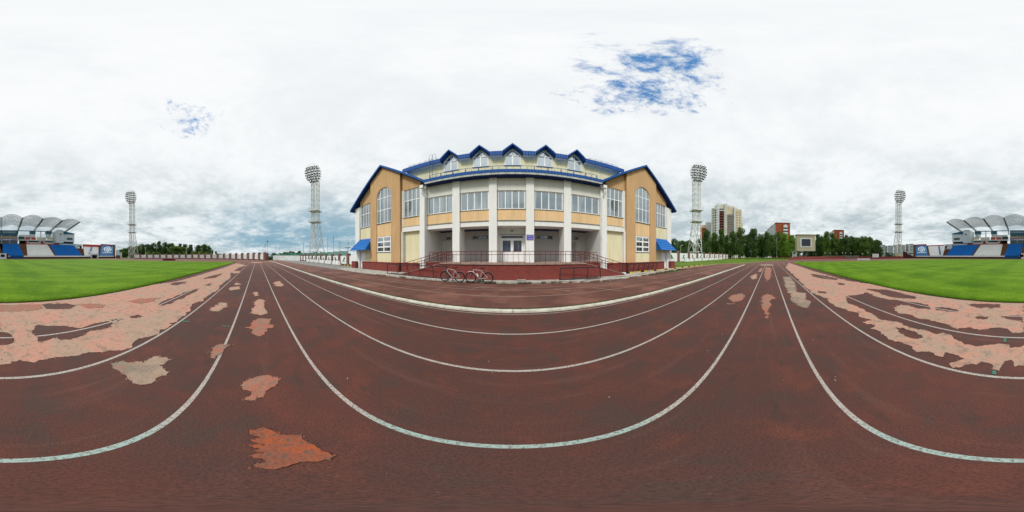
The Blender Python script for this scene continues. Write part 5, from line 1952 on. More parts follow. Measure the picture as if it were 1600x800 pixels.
m_ = MB()
m_.box(XY(180, YF), XY(1427, YF), -93.0, -92.6, 0, 0.75)
m_.build("front_wall", BASEDR, st)
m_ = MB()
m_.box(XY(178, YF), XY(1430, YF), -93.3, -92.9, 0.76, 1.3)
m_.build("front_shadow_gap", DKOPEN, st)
m_ = MB()
xa, xb = XY(177, YF), XY(1432, YF)
m_.box(min(xa, xb), max(xa, xb), -92.60, -92.50, 1.15, 1.80)
i = 0
x = min(xa, xb)
while x < max(xa, xb):
    m_.bar((x, -92.7, 0.7), (x, -92.7, 1.2), 0.12)
    x += 1.8
m_.build("white_front_rail", WHITEP, st)
for a, b in ((16, 37), (1570, 1592)):
    x0, x1 = XY(a, -92.3), XY(b, -92.3)
    m_ = MB().box(x0, x1, -92.3, -92.1, 0.15, 1.9)
    m_.build("blue_fence_section", M("deep_blue_mesh", (0.012, 0.07, 0.22), 0.6), st)
# brown back walls rising to the red edge on top
for a, b, yp in ((41, 115, 381.6), (1490, 1567, 382), ):
    x0, x1 = XY(a, YB), XY(b, YB)
    z = Zat(yp, sqrt(((x0 + x1) / 2) ** 2 + YB ** 2))
    MB().box(x0, x1, YB - 0.4, YB - 0.01, 0, z).build("red_back_wall", STRED, st)
for a, b, yp in ((130, 158, 382.6), (1447, 1478, 383.4), (158, 180, 382.3), (1427, 1447, 382.3)):
    x0, x1 = XY(a, YB), XY(b, YB)
    z = Zat(yp, sqrt(((x0 + x1) / 2) ** 2 + YB ** 2))
    MB().box(x0, x1, YB - 0.8, YB - 0.1, 0, z).build("red_back_wall", STRED, st)
# tunnel in the left end block
x0, x1 = XY(142, -92.4), XY(153, -92.4)
t0, t1 = XY(144, -91), XY(151, -91)
m_ = MB().prism([(x0 + 0.9, -91.2, 0), (x0, -91.2, 0.0), (t0 - 0.2, -91.2, 3.6), (t1, -91.2, 3.6), (x1, -91.2, 0), (x1 - 0.35 if x1 > x0 else x1 + 0.35, -91.2, 0), (x1 + (0.35 if x1 < x0 else -0.35), -91.2, 2.2), (x0 + (0.9 if x1 > x0 else -0.9), -91.2, 2.2)], (0, -6, 0)) if False else MB()
lo, hi = min(x0, x1), max(x0, x1)
m_.box(lo, lo + 1.0, -96, -91.6, 0, 3.3).box(hi - 0.35, hi, -96, -91.6, 0, 3.3).box(lo + 1.0, hi - 0.35, -96, -91.6, 2.35, 3.3)
m_.build("tunnel_frame", STWALL, st)
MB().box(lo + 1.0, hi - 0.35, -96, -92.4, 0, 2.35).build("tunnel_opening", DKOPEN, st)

# central box with the team shelter in front
m_ = MB().box(XY(10, -91.5), XY(1595.5, -91.5), -94, -91.2, 0.0, 3.1)
m_.build("central_box", STWALL, st)
for x in (-2.6, 0.2):
    MB().box(XY(800 + 800, -91) + x, XY(1600, -91) + x + 2.2, -91.19, -91.1, 1.1, 2.5).build("box_window", DKOPEN, st)
MB().box(XY(13, -91.3), XY(10, -91.3), -94, -91.4, 0, 3.0).build("red_side", BASEDR, st)
MB().box(XY(1595.5, -91.3), XY(1593.5, -91.3), -94, -91.4, 0, 3.0).build("red_side", BASEDR, st)

# upper pavilion of the stand
def blk3(a, b, y0, y1, pz0, pz1, mat, name):
    """box spanning image columns a..b, depth y0..y1, vertical extent read at the front face"""
    x0, x1 = XY(a, y0), XY(b, y0)
    d = sqrt(((x0 + x1) / 2) ** 2 + y0 ** 2)
    return MB().box(x0, x1, y1, y0, Zat(pz0, d), Zat(pz1, d)).build(name, mat, st)


def blkpair(la, lb, y0, y1, pz0, pz1, mat, name):
    blk3(la, lb, y0, y1, pz0, pz1, mat, name)
    ra, rb = 1604.0 - la, 1604.0 - lb
    blk3(ra, rb, y0, y1, pz0, pz1, mat, name)


blk3(27.5, 1578, -111, -119, 368.2, 360.2, TEAL, "teal_gallery")
for i in range(6):
    px = 24 - i * 4.0
    blk3(px, px - 3.0, -110.9, -111.0, 364.6, 362.2, M("gallery_window", (0.30, 0.36, 0.38), 0.4), "gallery_window")
    blk3(1604 - px, 1604 - px + 3.0, -110.9, -111.0, 364.6, 362.2, MATS["gallery_window"], "gallery_window")
blk3(27.5, 1578, -112.5, -119, 382.5, 368.2, STCREAM, "gallery_wall")
blk3(28, 1577.5, -110.9, -112.5, 376.0, 374.0, M("banner_blue", (0.28, 0.36, 0.62), 0.6), "blue_banner")
blk3(28, 1577.5, -110.8, -112.5, 374.0, 373.2, M("banner_red", (0.22, 0.03, 0.05), 0.6), "red_banner")
for px in (27, 15, 2, 1590, 1579):
    blk3(px, px + 0.9 if px < 100 else px - 0.9, -110.8, -111.5, 382, 368, STCREAM, "gallery_pillar")
blk3(27, 1578.5, -111.6, -112.4, 380.5, 376.2, M("railing_grey", (0.16, 0.18, 0.17), 0.6), "gallery_railing")
# white lettering strokes on the banner
m_ = MB()
random.seed(14)
for base_ in (2.5, -6.5 + 1600):
    pass
x = -7.5
while x < 7.5:
    w = random.uniform(0.18, 0.32)
    if abs(x) > 1.0:
        zb_ = Zat(375.4, 110.8)
        m_.box(x, x + w, -110.88, -110.84, zb_, zb_ + 0.5)
    x += w + (0.09 if random.random() < 0.85 else 0.5)
m_.build("banner_lettering", WHITEP, st)

blkpair(28, 90.5, -112, -113.5, 376.8, 375.4, STWALL, "terrace_slab")
blkpair(90.5, 28, -111.0, -111.4, 375.4, 375.0, STCREAM, "terrace_edge")
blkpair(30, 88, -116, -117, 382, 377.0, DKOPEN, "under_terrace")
for a, b in ((40, 42), (64, 67.5), (87, 92)):
    blkpair(a, b, -113, -115, 382, 377, STRED, "red_pier")
for a, b in ((42, 44.5), (61.5, 64), (68, 70.5), (84, 86.5), (90.5, 93.5)):
    blkpair(a, b, -112.6, -115, 380.8, 377.0, STWALL, "white_bracket")
blkpair(44, 62, -112.4, -112.8, 382, 379.0, STWALL, "white_parapet")
blkpair(70, 84, -112.4, -112.8, 382, 379.2, STWALL, "white_parapet")
blkpair(28, 80, -114, -115, 361.9, 361.0, TEAL, "roof_beam")
for c in (51.5, 77):
    blkpair(c - 3.4, c + 3.4, -113.4, -117, 372, 366, STWALL, "stair_house")
    blkpair(c - 4.2, c + 4.2, -113.2, -117.2, 366, 361.2, TEAL, "stair_house_roof")
blkpair(63, 64.6, -114.3, -115, 371, 361.5, STWALL, "post")
blkpair(28.5, 38, -113.6, -114, 374, 370.3, M("dark_glass_strip", (0.05, 0.07, 0.07), 0.3), "dark_glazing")
blkpair(30, 48, -114.4, -116, 375.2, 367.5, STWALL, "terrace_back")
for a, b, mt in ((40, 47, STRED), (49, 56, STRED), (58, 72, STCREAM), (74, 88, STCREAM)):
    blkpair(a, b, -112.6, -113.2, 375.0, 371.2, mt, "terrace_railing_panel")
# side building with slanted roof
for mir in (0, 1):
    f_ = (lambda v: v) if not mir else (lambda v: 1604.0 - v)
    blk3(f_(92.5), f_(116.2), -108, -118, 378.3, 366.3, STWALL, "side_wing")
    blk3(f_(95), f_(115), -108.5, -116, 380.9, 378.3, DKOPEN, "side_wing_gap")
    blk3(f_(93), f_(115.5), -109, -116, 383.5, 380.9, STWALL, "side_wing_base")
    blk3(f_(104.5), f_(113.5), -107.9, -108, 375.6, 372.0, M("strip_window", (0.10, 0.14, 0.14), 0.3), "strip_window")
    x0, x1, x2 = XY(f_(91.5), -108.2), XY(f_(99), -108.2), XY(f_(117), -107.6)
    d0 = sqrt(x1 ** 2 + 108 ** 2); d1 = sqrt(x2 ** 2 + 108 ** 2)
    MB().prism([(x1, -107.6, Zat(361.8, d0)), (x2, -107.6, Zat(365.6, d1)), (x2, -107.6, Zat(366.4, d1)), (x1, -107.6, Zat(366.4, d0))], (0, -10, 0)).build("side_wing_roof", TEAL, st)
    blk3(f_(88), f_(99.2), -107.9, -117, 380, 361.0, STWALL, "round_tower")
    xa_, xb_ = XY(f_(88), -107.9), XY(f_(99.2), -107.9)
    zt_ = Zat(361.2, sqrt(xa_ ** 2 + 108 ** 2))
    MB().prism([((xa_ + xb_) / 2 + (xb_ - xa_) / 2 * cos(pi * i / 12), -107.9, zt_ + 0.9 * sin(pi * i / 12)) for i in range(13)], (0, -9, 0)).build("tower_top", STWALL, st)
    cx_ = XY(f_(95), -107.8)
    MB().prism([(cx_ + 0.55 * cos(2 * pi * i / 12), -107.8, Zat(367.3, 118) + 0.55 * sin(2 * pi * i / 12)) for i in range(12)], (0, -0.08, 0)).build("round_window", DKOPEN, st)
    # low white annexe beyond the blue block
    blk3(f_(116.5), f_(128.5), -109, -114, 391, 381.8, STWALL, "annexe")
    blk3(f_(121), f_(127), -108.9, -109, 388.8, 384.5, DKOPEN, "annexe_opening")
    blk3(f_(121), f_(124.5), -108.85, -108.9, 388.6, 385.6, WHITEP, "annexe_panel")

POLY = bpy.data.materials.new("clear_roof_sheet"); POLY.use_nodes = True
_b = POLY.node_tree.nodes['Principled BSDF']
_b.inputs['Base Color'].default_value = (0.46, 0.50, 0.50, 1); _b.inputs['Roughness'].default_value = 0.4; _b.inputs['Alpha'].default_value = 0.22
# canopy ribs and lattice shells
RX = [-45.6, -34.4, -22.8, -11.5, 0.0, 11.5, 22.8, 34.4, 45.6]
def rib_z(t):
    return 19.2 + 3.2 * t ** 0.75 - 0.35 * sin(pi * t)
for i, x in enumerate(RX):
    m_ = MB()
    lift = 0.15 if 2 <= i <= 6 else 0.0
    N = 9
    prev = None
    for k in range(N + 1):
        t = k / N
        y = -112.5 + 25.5 * t
        up = Vector((x, y, rib_z(t) + lift * t + 0.45 * (1 - t * 0.7)))
        dn = Vector((x, y, rib_z(t) + lift * t - 0.45 * (1 - t * 0.85)))
        for sx in (-0.28, 0.28):
            o_ = Vector((sx, 0, 0))
            if prev:
                m_.bar(prev[0] + o_, up + o_, 0.17)
                m_.bar(prev[1] + o_, dn + o_, 0.20)
                m_.bar(prev[0] + o_, dn + o_, 0.10)
                m_.bar(dn + o_, up + o_, 0.10)
        prev = (up, dn)
    m_.tube((x, -112.5, 16.5), (x, -112.5, 19.8), 0.30, 8)
    m_.build("canopy_rib", M("rib_grey", (0.17, 0.19, 0.19), 0.5), st)
for i in range(8):
    x0, x1 = RX[i], RX[i + 1]
    big_ = 2 <= i <= 5
    m_ = MB()
    NA, NP = 14, 9
    crest = 1.75 if big_ else 1.25
    lift0 = 0.15 if 2 <= i <= 6 else 0
    lift1 = 0.15 if 2 <= i + 1 <= 6 else 0
    grid = []
    for k in range(NP):
        t = 0.36 + 0.64 * k / (NP - 1)
        row = []
        for j in range(NA + 1):
            u = j / NA
            y = -112.5 + 25.5 * (t + 0.02 * sin(pi * u))
            z = rib_z(t) + (lift0 * (1 - u) + lift1 * u) * t + crest * (0.35 + 0.65 * t) * sin(pi * u)
            row.append(Vector((x0 + (x1 - x0) * u, y, z)))
        grid.append(row)
    for k in range(NP):
        for j in range(NA + 1):
            if j < NA: m_.bar(grid[k][j], grid[k][j + 1], 0.15, 0.15)
            if k < NP - 1: m_.bar(grid[k][j], grid[k + 1][j], 0.13, 0.13)
            pass
    lt_ = m_.build("canopy_lattice", LATT, st)
    sh_ = MB()
    for k in range(NP - 1):
        for j in range(NA):
            up_ = Vector((0, 0, 0.10))
            sh_.add([grid[k][j] + up_, grid[k][j + 1] + up_, grid[k + 1][j + 1] + up_, grid[k + 1][j] + up_], [(0, 1, 2, 3)])
    sh_.build("translucent_sheet", POLY, lt_, loc=WLOC[lt_.name])
for x in (-34.4, -22.8, 22.8, 34.4):
    MB().bar((x + 5, -100, 21.5), (x + 5, -100, 24.6), 0.10).build("antenna", GREYST, st)
# small banner poles near the emblem blocks
fp = MB().tube(P(181, 104), P(181, 104, 10.2), 0.14, 6).build("flag_pole", STWALL)
tag(fp, "bare pale pole at the left end of the grandstand beside the emblem block", "pole")
o = MB(); a_, b_ = P(181.5, 104), P(188, 101)
o.prism([a_, b_, b_ + Vector((0, 0, 2.0)), a_ + Vector((0, 0, 2.2))], (0.3, 0.2, 0)); o = o.build("brown_wall_end", AISLE)
tag(o, "short brown wall linking the emblem block to the curved fence", "wall")
o = MB(); a_, b_ = P(181.5, 118), P(190, 118)
o.prism([a_, b_, b_ + Vector((0, 0, 4.2)), a_.lerp(b_, .55) + Vector((0, 0, 4.4)), a_.lerp(b_, .5) + Vector((0, 0, 6.0)), a_ + Vector((0, 0, 6.2))], (-3, -3, 0)); o = o.build("white_outbuilding", STWALL)
tag(o, "small stepped white outbuilding behind the left end of the grandstand", "building")

# ================================================================== SCOREBOARD
sb = thing("scoreboard", P(1258, 88), "beige box scoreboard on legs with dark screen in a white frame", "scoreboard")
a_, b_ = P(1245.8, 87.5), P(1274, 88.5)
u = (b_ - a_).normalized()
nb = Vector((-u.y, u.x, 0))
if nb.dot(a_) < 0: nb = -nb
c_ = P(1242.6, 92.0)
ZB, ZT = Zat(392.8, 88), Zat(368.2, 88)
v = [a_, b_, b_ + nb * 5, c_]
m_ = MB().prism([Vector((p.x, p.y, ZB)) for p in v], (0, 0, ZT - ZB))
m_.build("cladding_box", SCOREB, sb)
m_ = MB().prism([Vector((p.x, p.y, ZT)) for p in (a_ - nb * .3 - u * .3, b_ - nb * .3 + u * .3, b_ + nb * 5, c_ - u * .3)], (0, 0, 0.5))
m_.build("roof_edge", M("scoreboard_edge", (0.40, 0.36, 0.24), 0.6), sb)
def face(ua, ub, za, zb_, off, th, mat, name):
    L_ = (b_ - a_).length
    p0 = a_ + u * (ua * L_) - nb * off
    p1 = a_ + u * (ub * L_) - nb * off
    return MB().prism([Vector((p0.x, p0.y, ZB + za * (ZT - ZB))), Vector((p1.x, p1.y, ZB + za * (ZT - ZB))), Vector((p1.x, p1.y, ZB + zb_ * (ZT - ZB))), Vector((p0.x, p0.y, ZB + zb_ * (ZT - ZB)))], -nb * th).build(name, mat, sb)
face(0.16, 0.80, 0.24, 0.82, 0.0, 0.12, WHITEP, "screen_frame")
face(0.24, 0.73, 0.31, 0.76, 0.12, 0.05, SCREEN, "screen")
m_ = MB().prism([P(1252, 89.5), P(1257.5, 89.5), P(1261.5, 89.5) + Vector((0, 0, ZB)), P(1255.5, 89.5) + Vector((0, 0, ZB))], nb * 1.5)
m_.build("leg", M("leg_brown", (0.11, 0.085, 0.055), 0.9), sb)
MB().box(*sorted((P(1248, 91).x, P(1249.2, 91).x)), *sorted((P(1248, 91).y, P(1249.2, 91).y - 0.5)), 0, ZB).build("leg", CONC, sb)
MB().prism([P(1271.8, 90), P(1273, 90), P(1273, 90) + Vector((0, 0, ZB)), P(1271.8, 90) + Vector((0, 0, ZB))], nb * 0.5).build("leg", DARK, sb)

# ================================================================== POLES AND LAMPS
def pole_lamp(px, d, ytop, label, r=0.09, mat=None, head='double', grp=None):
    h = Zat(ytop, d)
    loc = P(px, d)
    t = thing("lamp_post", loc, label, "lamp post", grp)
    m_ = MB().tube(loc, loc + Vector((0, 0, h)), r, 8, r * 0.6)
    m_.build("pole", mat or GREYST, t)
    u_ = Vector((cos(az(px)), -sin(az(px)), 0))
    m_ = MB()
    if head == 'double':
        m_.bar(loc + Vector((0, 0, h)) - u_ * 0.7, loc + Vector((0, 0, h)) + u_ * 0.7, 0.1)
        m_.bar(loc + Vector((0, 0, h - 0.1)) - u_ * 0.95, loc + Vector((0, 0, h - 0.1)) - u_ * 0.35, 0.35, 0.18)
        m_.bar(loc + Vector((0, 0, h - 0.1)) + u_ * 0.95, loc + Vector((0, 0, h - 0.1)) + u_ * 0.35, 0.35, 0.18)
    elif head == 'cluster':
        m_.bar(loc + Vector((0, 0, h)) - u_ * 0.2, loc + Vector((0, 0, h + 0.5)) + u_ * 0.5, 0.5, 0.5)
    else:
        m_.bar(loc + Vector((0, 0, h)), loc + Vector((0, 0, h + 0.1)) + u_ * 0.9, 0.25, 0.12)
    m_.build("lamp_head", mat or GREYST, t)
    return t


pole_lamp(227.3, 112, 387.5, "pale lamp post with two heads behind the curved fence, right of the far-left mast", 0.14, STWALL)
pole_lamp(291.2, 100, 382.5, "tall pale post before the wood behind the curved fence", 0.13, STWALL, 'single')
pole_lamp(417.6, 90, 378.5, "tallest of the dark lamp posts behind the mesh gate", 0.10, DARK, 'cluster', "dark lamp posts receding behind the gate")
for px, d, y, k in ((414.3, 125, 383.8, "second tallest"), (412.4, 160, 387, "third tallest"), (410.3, 200, 389.8, "shortest")):
    pole_lamp(px, d, y, k + " of the dark lamp posts behind the mesh gate", 0.10, DARK, 'cluster', "dark lamp posts receding behind the gate")
pole_lamp(543.5, 55, 387, "grey lamp post with a flat head beyond the left fence, beside the building", 0.06, GREYST, 'double')
pole_lamp(1063.5, 62, 384, "thin lamp post before the dark trees, just right of the building", 0.07, STWALL, 'single')
pole_lamp(1155.3, 105, 377, "pale lamp post with a single head above the far end of the right fence", 0.16, STWALL, 'double')
pole_lamp(1213.8, 100, 372, "tall thin pale pole rising before the trees left of the scoreboard", 0.16, STWALL, 'single')
# green-net sports court behind the left fence
nt = thing("court_netting", P(480, 62), "green mesh sports court fence on tall pale poles behind the left fence", "netting")
crt = [P(431, 92), P(452, 80), P(474, 68), P(483, 64), P(500, 56), P(512, 50), P(521, 45), P(531, 41), P(544, 36.5)]
GN = bpy.data.materials.new("see_through_green_net"); GN.use_nodes = True
_g = NT(GN.node_tree); _b = GN.node_tree.nodes['Principled BSDF']
_b.inputs['Base Color'].default_value = (0.03, 0.20, 0.14, 1); _b.inputs['Roughness'].default_value = 0.8
_pos = _g.n('ShaderNodeNewGeometry').outputs['Position']
_sp = _g.n('ShaderNodeSeparateXYZ'); _g.link(_pos, _sp.inputs[0])
_b.inputs['Alpha'].default_value = 0.6
m_ = MB(); net = MB()
for i, p in enumerate(crt):
    h_ = Zat(385.5 - (i % 3), 60)
    m_.tube(p, p + Vector((0, 0, 7.2 if i < 7 else 5.2)), 0.05, 6)
    if i:
        q = crt[i - 1]
        net.prism([q, p, p + Vector((0, 0, 2.7)), q + Vector((0, 0, 2.9))], (0.01, 0.01, 0))
        m_.bar(q + Vector((0, 0, 2.9)), p + Vector((0, 0, 2.7)), 0.06)
m_.build("net_pole", GREENP, nt)
net.build("green_net", GN, nt)
random.seed(31)
for i in range(6):
    px = (437, 456, 461, 474.5, 493, 529)[i]
    loc = P(px, 75 - i * 4)
    o = MB().tube(loc, loc + Vector((0, 0, (8.5, 10, 11, 9, 8.5, 8)[i])), 0.06, 6).build("net_mast", STWALL)
    tag(o, "thin pale mast of the green sports court, %s from the left" % ORD[i], "pole", "thin masts round the green court")

# ================================================================== TREES
def leaf_cloud(seed, n, shape='oval', leaf=0.30, blobs=16):
    """unit crown: about 1 wide (x,y in -0.5..0.5) and 1 high"""
    random.seed(seed)
    m_ = MB()
    cl = []
    for i in range(blobs):
        z = random.uniform(0.06, 0.93)
        if shape == 'oval':
            w = 0.46 * sin(pi * min(1, (z * 0.86 + 0.12))) ** 0.55
        elif shape == 'spire':
            w = 0.40 * (1 - z) ** 0.55 + 0.05
        else:
            w = 0.48 * sin(pi * min(1, (z * 0.7 + 0.24))) ** 0.6
        a = random.uniform(0, 2 * pi)
        rr = w * sqrt(random.random()) * 0.75
        cl.append((rr * cos(a), rr * sin(a), z, random.uniform(0.11, 0.20) * (0.65 + w)))
    for i in range(n):
        c = random.choice(cl)
        while True:
            p = Vector((random.uniform(-1, 1), random.uniform(-1, 1), random.uniform(-1, 1)))
            if 0.05 < p.length < 1: break
        p = p.normalized() * (p.length ** 0.45)
        p = Vector((c[0] + p.x * c[3], c[1] + p.y * c[3], max(0.0, c[2] + p.z * c[3] * 0.62)))
        s_ = leaf * random.uniform(0.5, 1.15)
        nx = Vector((random.gauss(0, 1), random.gauss(0, 1), random.gauss(0, 1) + 0.7)).normalized()
        e1 = nx.orthogonal().normalized()
        e2 = nx.cross(e1)
        t = random.uniform(0, pi)
        f1 = (e1 * cos(t) + e2 * sin(t)) * s_
        f2 = (-e1 * sin(t) + e2 * cos(t)) * s_ * 0.62
        m_.add([p - f1, p + f2, p + f1, p - f2], [(0, 1, 2, 3)])
    return m_, cl


PROTO = {}
for sh in ('oval', 'spire', 'bush'):
    for k in range(3):
        mb_, cl = leaf_cloud(500 + k * 17 + len(sh), 8000 if sh != 'bush' else 4200, sh, 0.027 if sh != 'bush' else 0.038, 40 if sh != 'bush' else 22)
        me_v, me_f = mb_.v, mb_.f
        for kind in LEAFS:
            me = bpy.data.meshes.new("crown_" + sh + kind)
            me.from_pydata(me_v, [], me_f)
            me.materials.append(LEAFS[kind])
            PROTO[(sh, k, kind)] = (me, cl)
TRUNKS = {}
for sh in ('oval', 'spire', 'bush'):
    for k in range(3):
        cl = PROTO[(sh, k, 'mid')][1]
        t_ = MB()
        # unit: height 1 => crown occupies 0.12..1
        t_.tube((0, 0, 0), (0.01, 0, 0.35), 0.018, 7, 0.014).tube((0.01, 0, 0.35), (0, 0.01, 0.85), 0.014, 6, 0.004)
        for c in cl[:14]:
            zz = 0.12 + 0.88 * c[2]
            z0 = max(0.12, zz - 0.22)
            t_.tube((0, 0, z0), (c[0], c[1], zz), 0.007, 5, 0.002)
        me = bpy.data.meshes.new("trunk_" + sh)
        me.from_pydata(t_.v, [], t_.f)
        me.materials.append(BARK)
        TRUNKS[(sh, k)] = me


def tree(px, d, ytop, wpx, kind, sh, label, group, ybase=0.10, idx=0, name="tree", z0=0.0):
    h = Zat(ytop, d) - z0
    w = max(1.0, d * R(wpx * 0.225))
    loc = P(px, d, z0)
    t = thing(name, loc, label, "tree" if name != "bush" else "bush", group)
    rz = random.uniform(0, 6.28)
    c = bpy.data.objects.new("crown", PROTO[(sh, idx % 3, kind)][0])
    col.objects.link(c); c.parent = t
    c.location = (0, 0, h * ybase)
    c.scale = (w * 1.32, w * 1.32, h * (1 - ybase) * 1.0)
    c.rotation_euler = (0, 0, rz)
    k = bpy.data.objects.new("trunk", TRUNKS[(sh, idx % 3)])
    col.objects.link(k); k.parent = t
    k.scale = (w, w, h * 0.98) if w < h else (h * 0.6, h * 0.6, h * 0.98)
    k.rotation_euler = (0, 0, rz)
    return t


random.seed(55)
# (px, distance, top row, width px, kind, shape)
rowA = [(188, 150, 390, 11, 'mid', 'bush'), (196, 140, 387.5, 13, 'mid', 'oval'), (205, 150, 385, 13, 'dark', 'oval'), (214, 135, 384, 13, 'mid', 'oval'),
        (222, 140, 381, 12, 'dark', 'oval'), (231, 135, 381.5, 12, 'dark', 'oval'), (240, 140, 379.5, 12, 'dark', 'oval'),
        (249, 132, 377.3, 11, 'dark', 'spire'), (258, 138, 378, 12, 'dark', 'oval'), (267, 135, 380, 13, 'dark', 'oval'),
        (276, 120, 384, 22, 'mid', 'oval'), (281, 140, 380.5, 11, 'dark', 'spire'), (290, 135, 381, 12, 'dark', 'oval'), (298, 138, 382, 11, 'dark', 'spire'),
        (286, 118, 386.5, 16, 'mid', 'bush'), (310, 140, 382.5, 12, 'dark', 'oval'), (319, 136, 382, 12, 'dark', 'oval'), (326, 140, 383.5, 9, 'dark', 'oval'),
        (303, 118, 393.5, 10, 'yellow', 'bush'), (313, 118, 393, 12, 'yellow', 'bush'), (323, 118, 394, 11, 'yellow', 'bush'), (243, 118, 394, 12, 'mid', 'bush'), (232, 118, 394, 10, 'bright', 'bush'),
        (332, 125, 389, 4, 'mid', 'spire'), (337.5, 125, 393, 5, 'mid', 'spire')]
for i, (px, d, y, w, kd, sh) in enumerate(sorted(rowA)):
    tree(px, d, y, w, kd, sh, "%s tree in the wood behind the curved fence, %s from the left" % ({'dark': 'dark green', 'mid': 'mid green', 'bright': 'bright green', 'yellow': 'low yellow-green'}[kd],
         ORD[i] if i < 20 else "number %d" % (i + 1)), "trees of the wood behind the curved fence", 0.06, i)
rowB = [(345, 170, 396.5, 7, 'dark', 'bush'), (428, 130, 395.5, 9, 'dark', 'bush'), (438, 130, 395.5, 7, 'dark', 'bush'), (447, 120, 394, 12, 'mid', 'bush'), (455, 118, 392.8, 12, 'mid', 'bush'),
        (463, 125, 395, 9, 'mid', 'bush'), (468.5, 115, 392, 8, 'dark', 'oval'), (477, 118, 396, 12, 'mid', 'bush'), (486, 118, 396, 10, 'dark', 'bush'),
        (493, 112, 394, 11, 'dark', 'bush'), (501, 118, 396, 9, 'mid', 'bush'), (508, 110, 396, 9, 'dark', 'bush'), (516, 105, 399.5, 6, 'dark', 'bush')]
for i, (px, d, y, w, kd, sh) in enumerate(rowB):
    tree(px, d, y, w, kd, sh, "low %s tree beyond the green court netting, %s from the left" % ('dark' if kd == 'dark' else 'green', ORD[i]),
         "low trees beyond the left fence", 0.02, i)
rowC = [(1044, 95, 385, 14, 'dark', 'oval'), (1053, 90, 372.5, 16, 'dark', 'oval'), (1066, 95, 376, 15, 'dark', 'oval'), (1080, 96, 378, 14, 'dark', 'oval'), (1093, 100, 372, 12, 'dark', 'oval'),
        (1104, 92, 354.5, 17, 'dark', 'spire'), (1116, 100, 362, 13, 'mid', 'oval'), (1127, 96, 357.5, 15, 'dark', 'spire'), (1135, 102, 364, 13, 'mid', 'spire'), (1145, 98, 361.5, 15, 'mid', 'spire'),
        (1157, 94, 354.5, 17, 'dark', 'oval'), (1168, 103, 366, 13, 'dark', 'oval'), (1179, 96, 355.5, 18, 'dark', 'oval'), (1190, 102, 365, 14, 'dark', 'oval'),
        (1199, 96, 362, 14, 'dark', 'oval'), (1207, 104, 366, 12, 'mid', 'oval'), (1217, 108, 360.5, 16, 'mid', 'oval'), (1226, 97, 364.5, 18, 'bright', 'oval'),
        (1236, 104, 366, 14, 'bright', 'oval'), (1243, 112, 372, 12, 'dark', 'oval')]
for i, (px, d, y, w, kd, sh) in enumerate(rowC):
    tree(px, d, y, w, kd, sh, "%s tree between building and scoreboard, %s from the left" % ({'dark': 'tall dark', 'mid': 'mid green', 'bright': 'bright leafy'}[kd], ORD[i]),
         "trees between the building and the scoreboard", 0.07, i)
rowD = [(1269, 115, 372, 12, 'dark', 'oval'), (1278, 108, 365.5, 12, 'dark', 'spire'), (1285, 112, 369, 12, 'mid', 'oval'), (1292, 105, 362, 14, 'mid', 'spire'), (1301, 108, 364, 14, 'mid', 'spire'),
        (1308, 110, 372, 10, 'mid', 'oval'), (1314, 113, 372, 12, 'dark', 'oval'), (1323, 104, 367, 17, 'dark', 'oval'), (1332, 110, 369.5, 13, 'dark', 'oval'),
        (1340, 106, 370, 14, 'mid', 'oval'), (1349, 104, 368.5, 16, 'mid', 'oval'), (1358, 108, 370, 14, 'mid', 'oval'), (1364, 112, 375, 12, 'dark', 'oval'),
        (1372, 102, 375.5, 13, 'dark', 'oval'), (1387, 150, 395, 8, 'dark', 'bush'), (1395, 150, 396, 9, 'dark', 'bush'), (1414, 150, 396, 5, 'mid', 'bush'), (1421, 140, 398, 7, 'dark', 'bush')]
for i, (px, d, y, w, kd, sh) in enumerate(rowD):
    tree(px, d, y, w, kd, sh, "%s tree right of the scoreboard, %s from the left" % ({'dark': 'dark', 'mid': 'mid green', 'bright': 'bright'}[kd], ORD[i]),
         "trees behind the red wall right of the scoreboard", 0.08, i)

random.seed(88)
backrow = [(1049 + 13 * k, 128, 383 - (k % 3) * 3.5, 19) for k in range(16)] + [(1266 + 13 * k, 132, 380 - (k % 3) * 3, 19) for k in range(9)]
for i, (px, d, y, w) in enumerate(backrow):
    if i < 16:
        lab, gr = "dark tree in the shaded back row left of the scoreboard, %s from the left" % ORD[i], "shaded back row of trees left of the scoreboard"
    else:
        lab, gr = "dark tree in the shaded back row right of the scoreboard, %s from the left" % ORD[i - 16], "shaded back row of trees right of the scoreboard"
    tree(px, d, y, w, 'dark', 'oval', lab, gr, 0.04, i)
for i, px in enumerate([194, 208, 222, 236, 250, 264, 279, 294, 312, 324]):
    tree(px, 165, 388.5 + (i % 3), 17, 'dark', 'oval', "dark tree deep in the wood behind the curved fence, %s from the left" % ORD[i], "deeper trees of the wood", 0.02, i)

# ================================================================== TOWN BEHIND
def facade_prism(mb, a, b, c, d_, z0, z1):
    mb.prism([Vector((p.x, p.y, z0)) for p in (a, b, c, d_)], (0, 0, z1 - z0))


BRICKO = M("orange_brick", (0.40, 0.115, 0.055), 0.85, 0.12, 0.4)
PALEB = M("pale_panel_wall", (0.68, 0.70, 0.70), 0.85, 0.06, 0.3)
CREAMB = M("cream_tower_wall", (0.68, 0.65, 0.55), 0.85, 0.06, 0.2)
CREAMY = M("yellow_tower_wall", (0.66, 0.56, 0.39), 0.85, 0.06, 0.2)
BROWNB = M("brown_balcony", (0.22, 0.075, 0.065), 0.8)
WIN = glass_mat("far_window", (0.5, 0.55, 0.6), dark=(0.03, 0.035, 0.04), k=0.35)
DT = 183.0
tw = thing("tower_block", P(1135, DT), "tall cream tower block with brown and grey balcony columns, rising behind the trees", "tower block")
er_ = Vector((sin(az(1135)), cos(az(1135)), 0))
eu = Vector((er_.y, -er_.x, 0))
O_ = P(1135, DT)


def tu(px):
    return DT * tan(az(px) - az(1135))


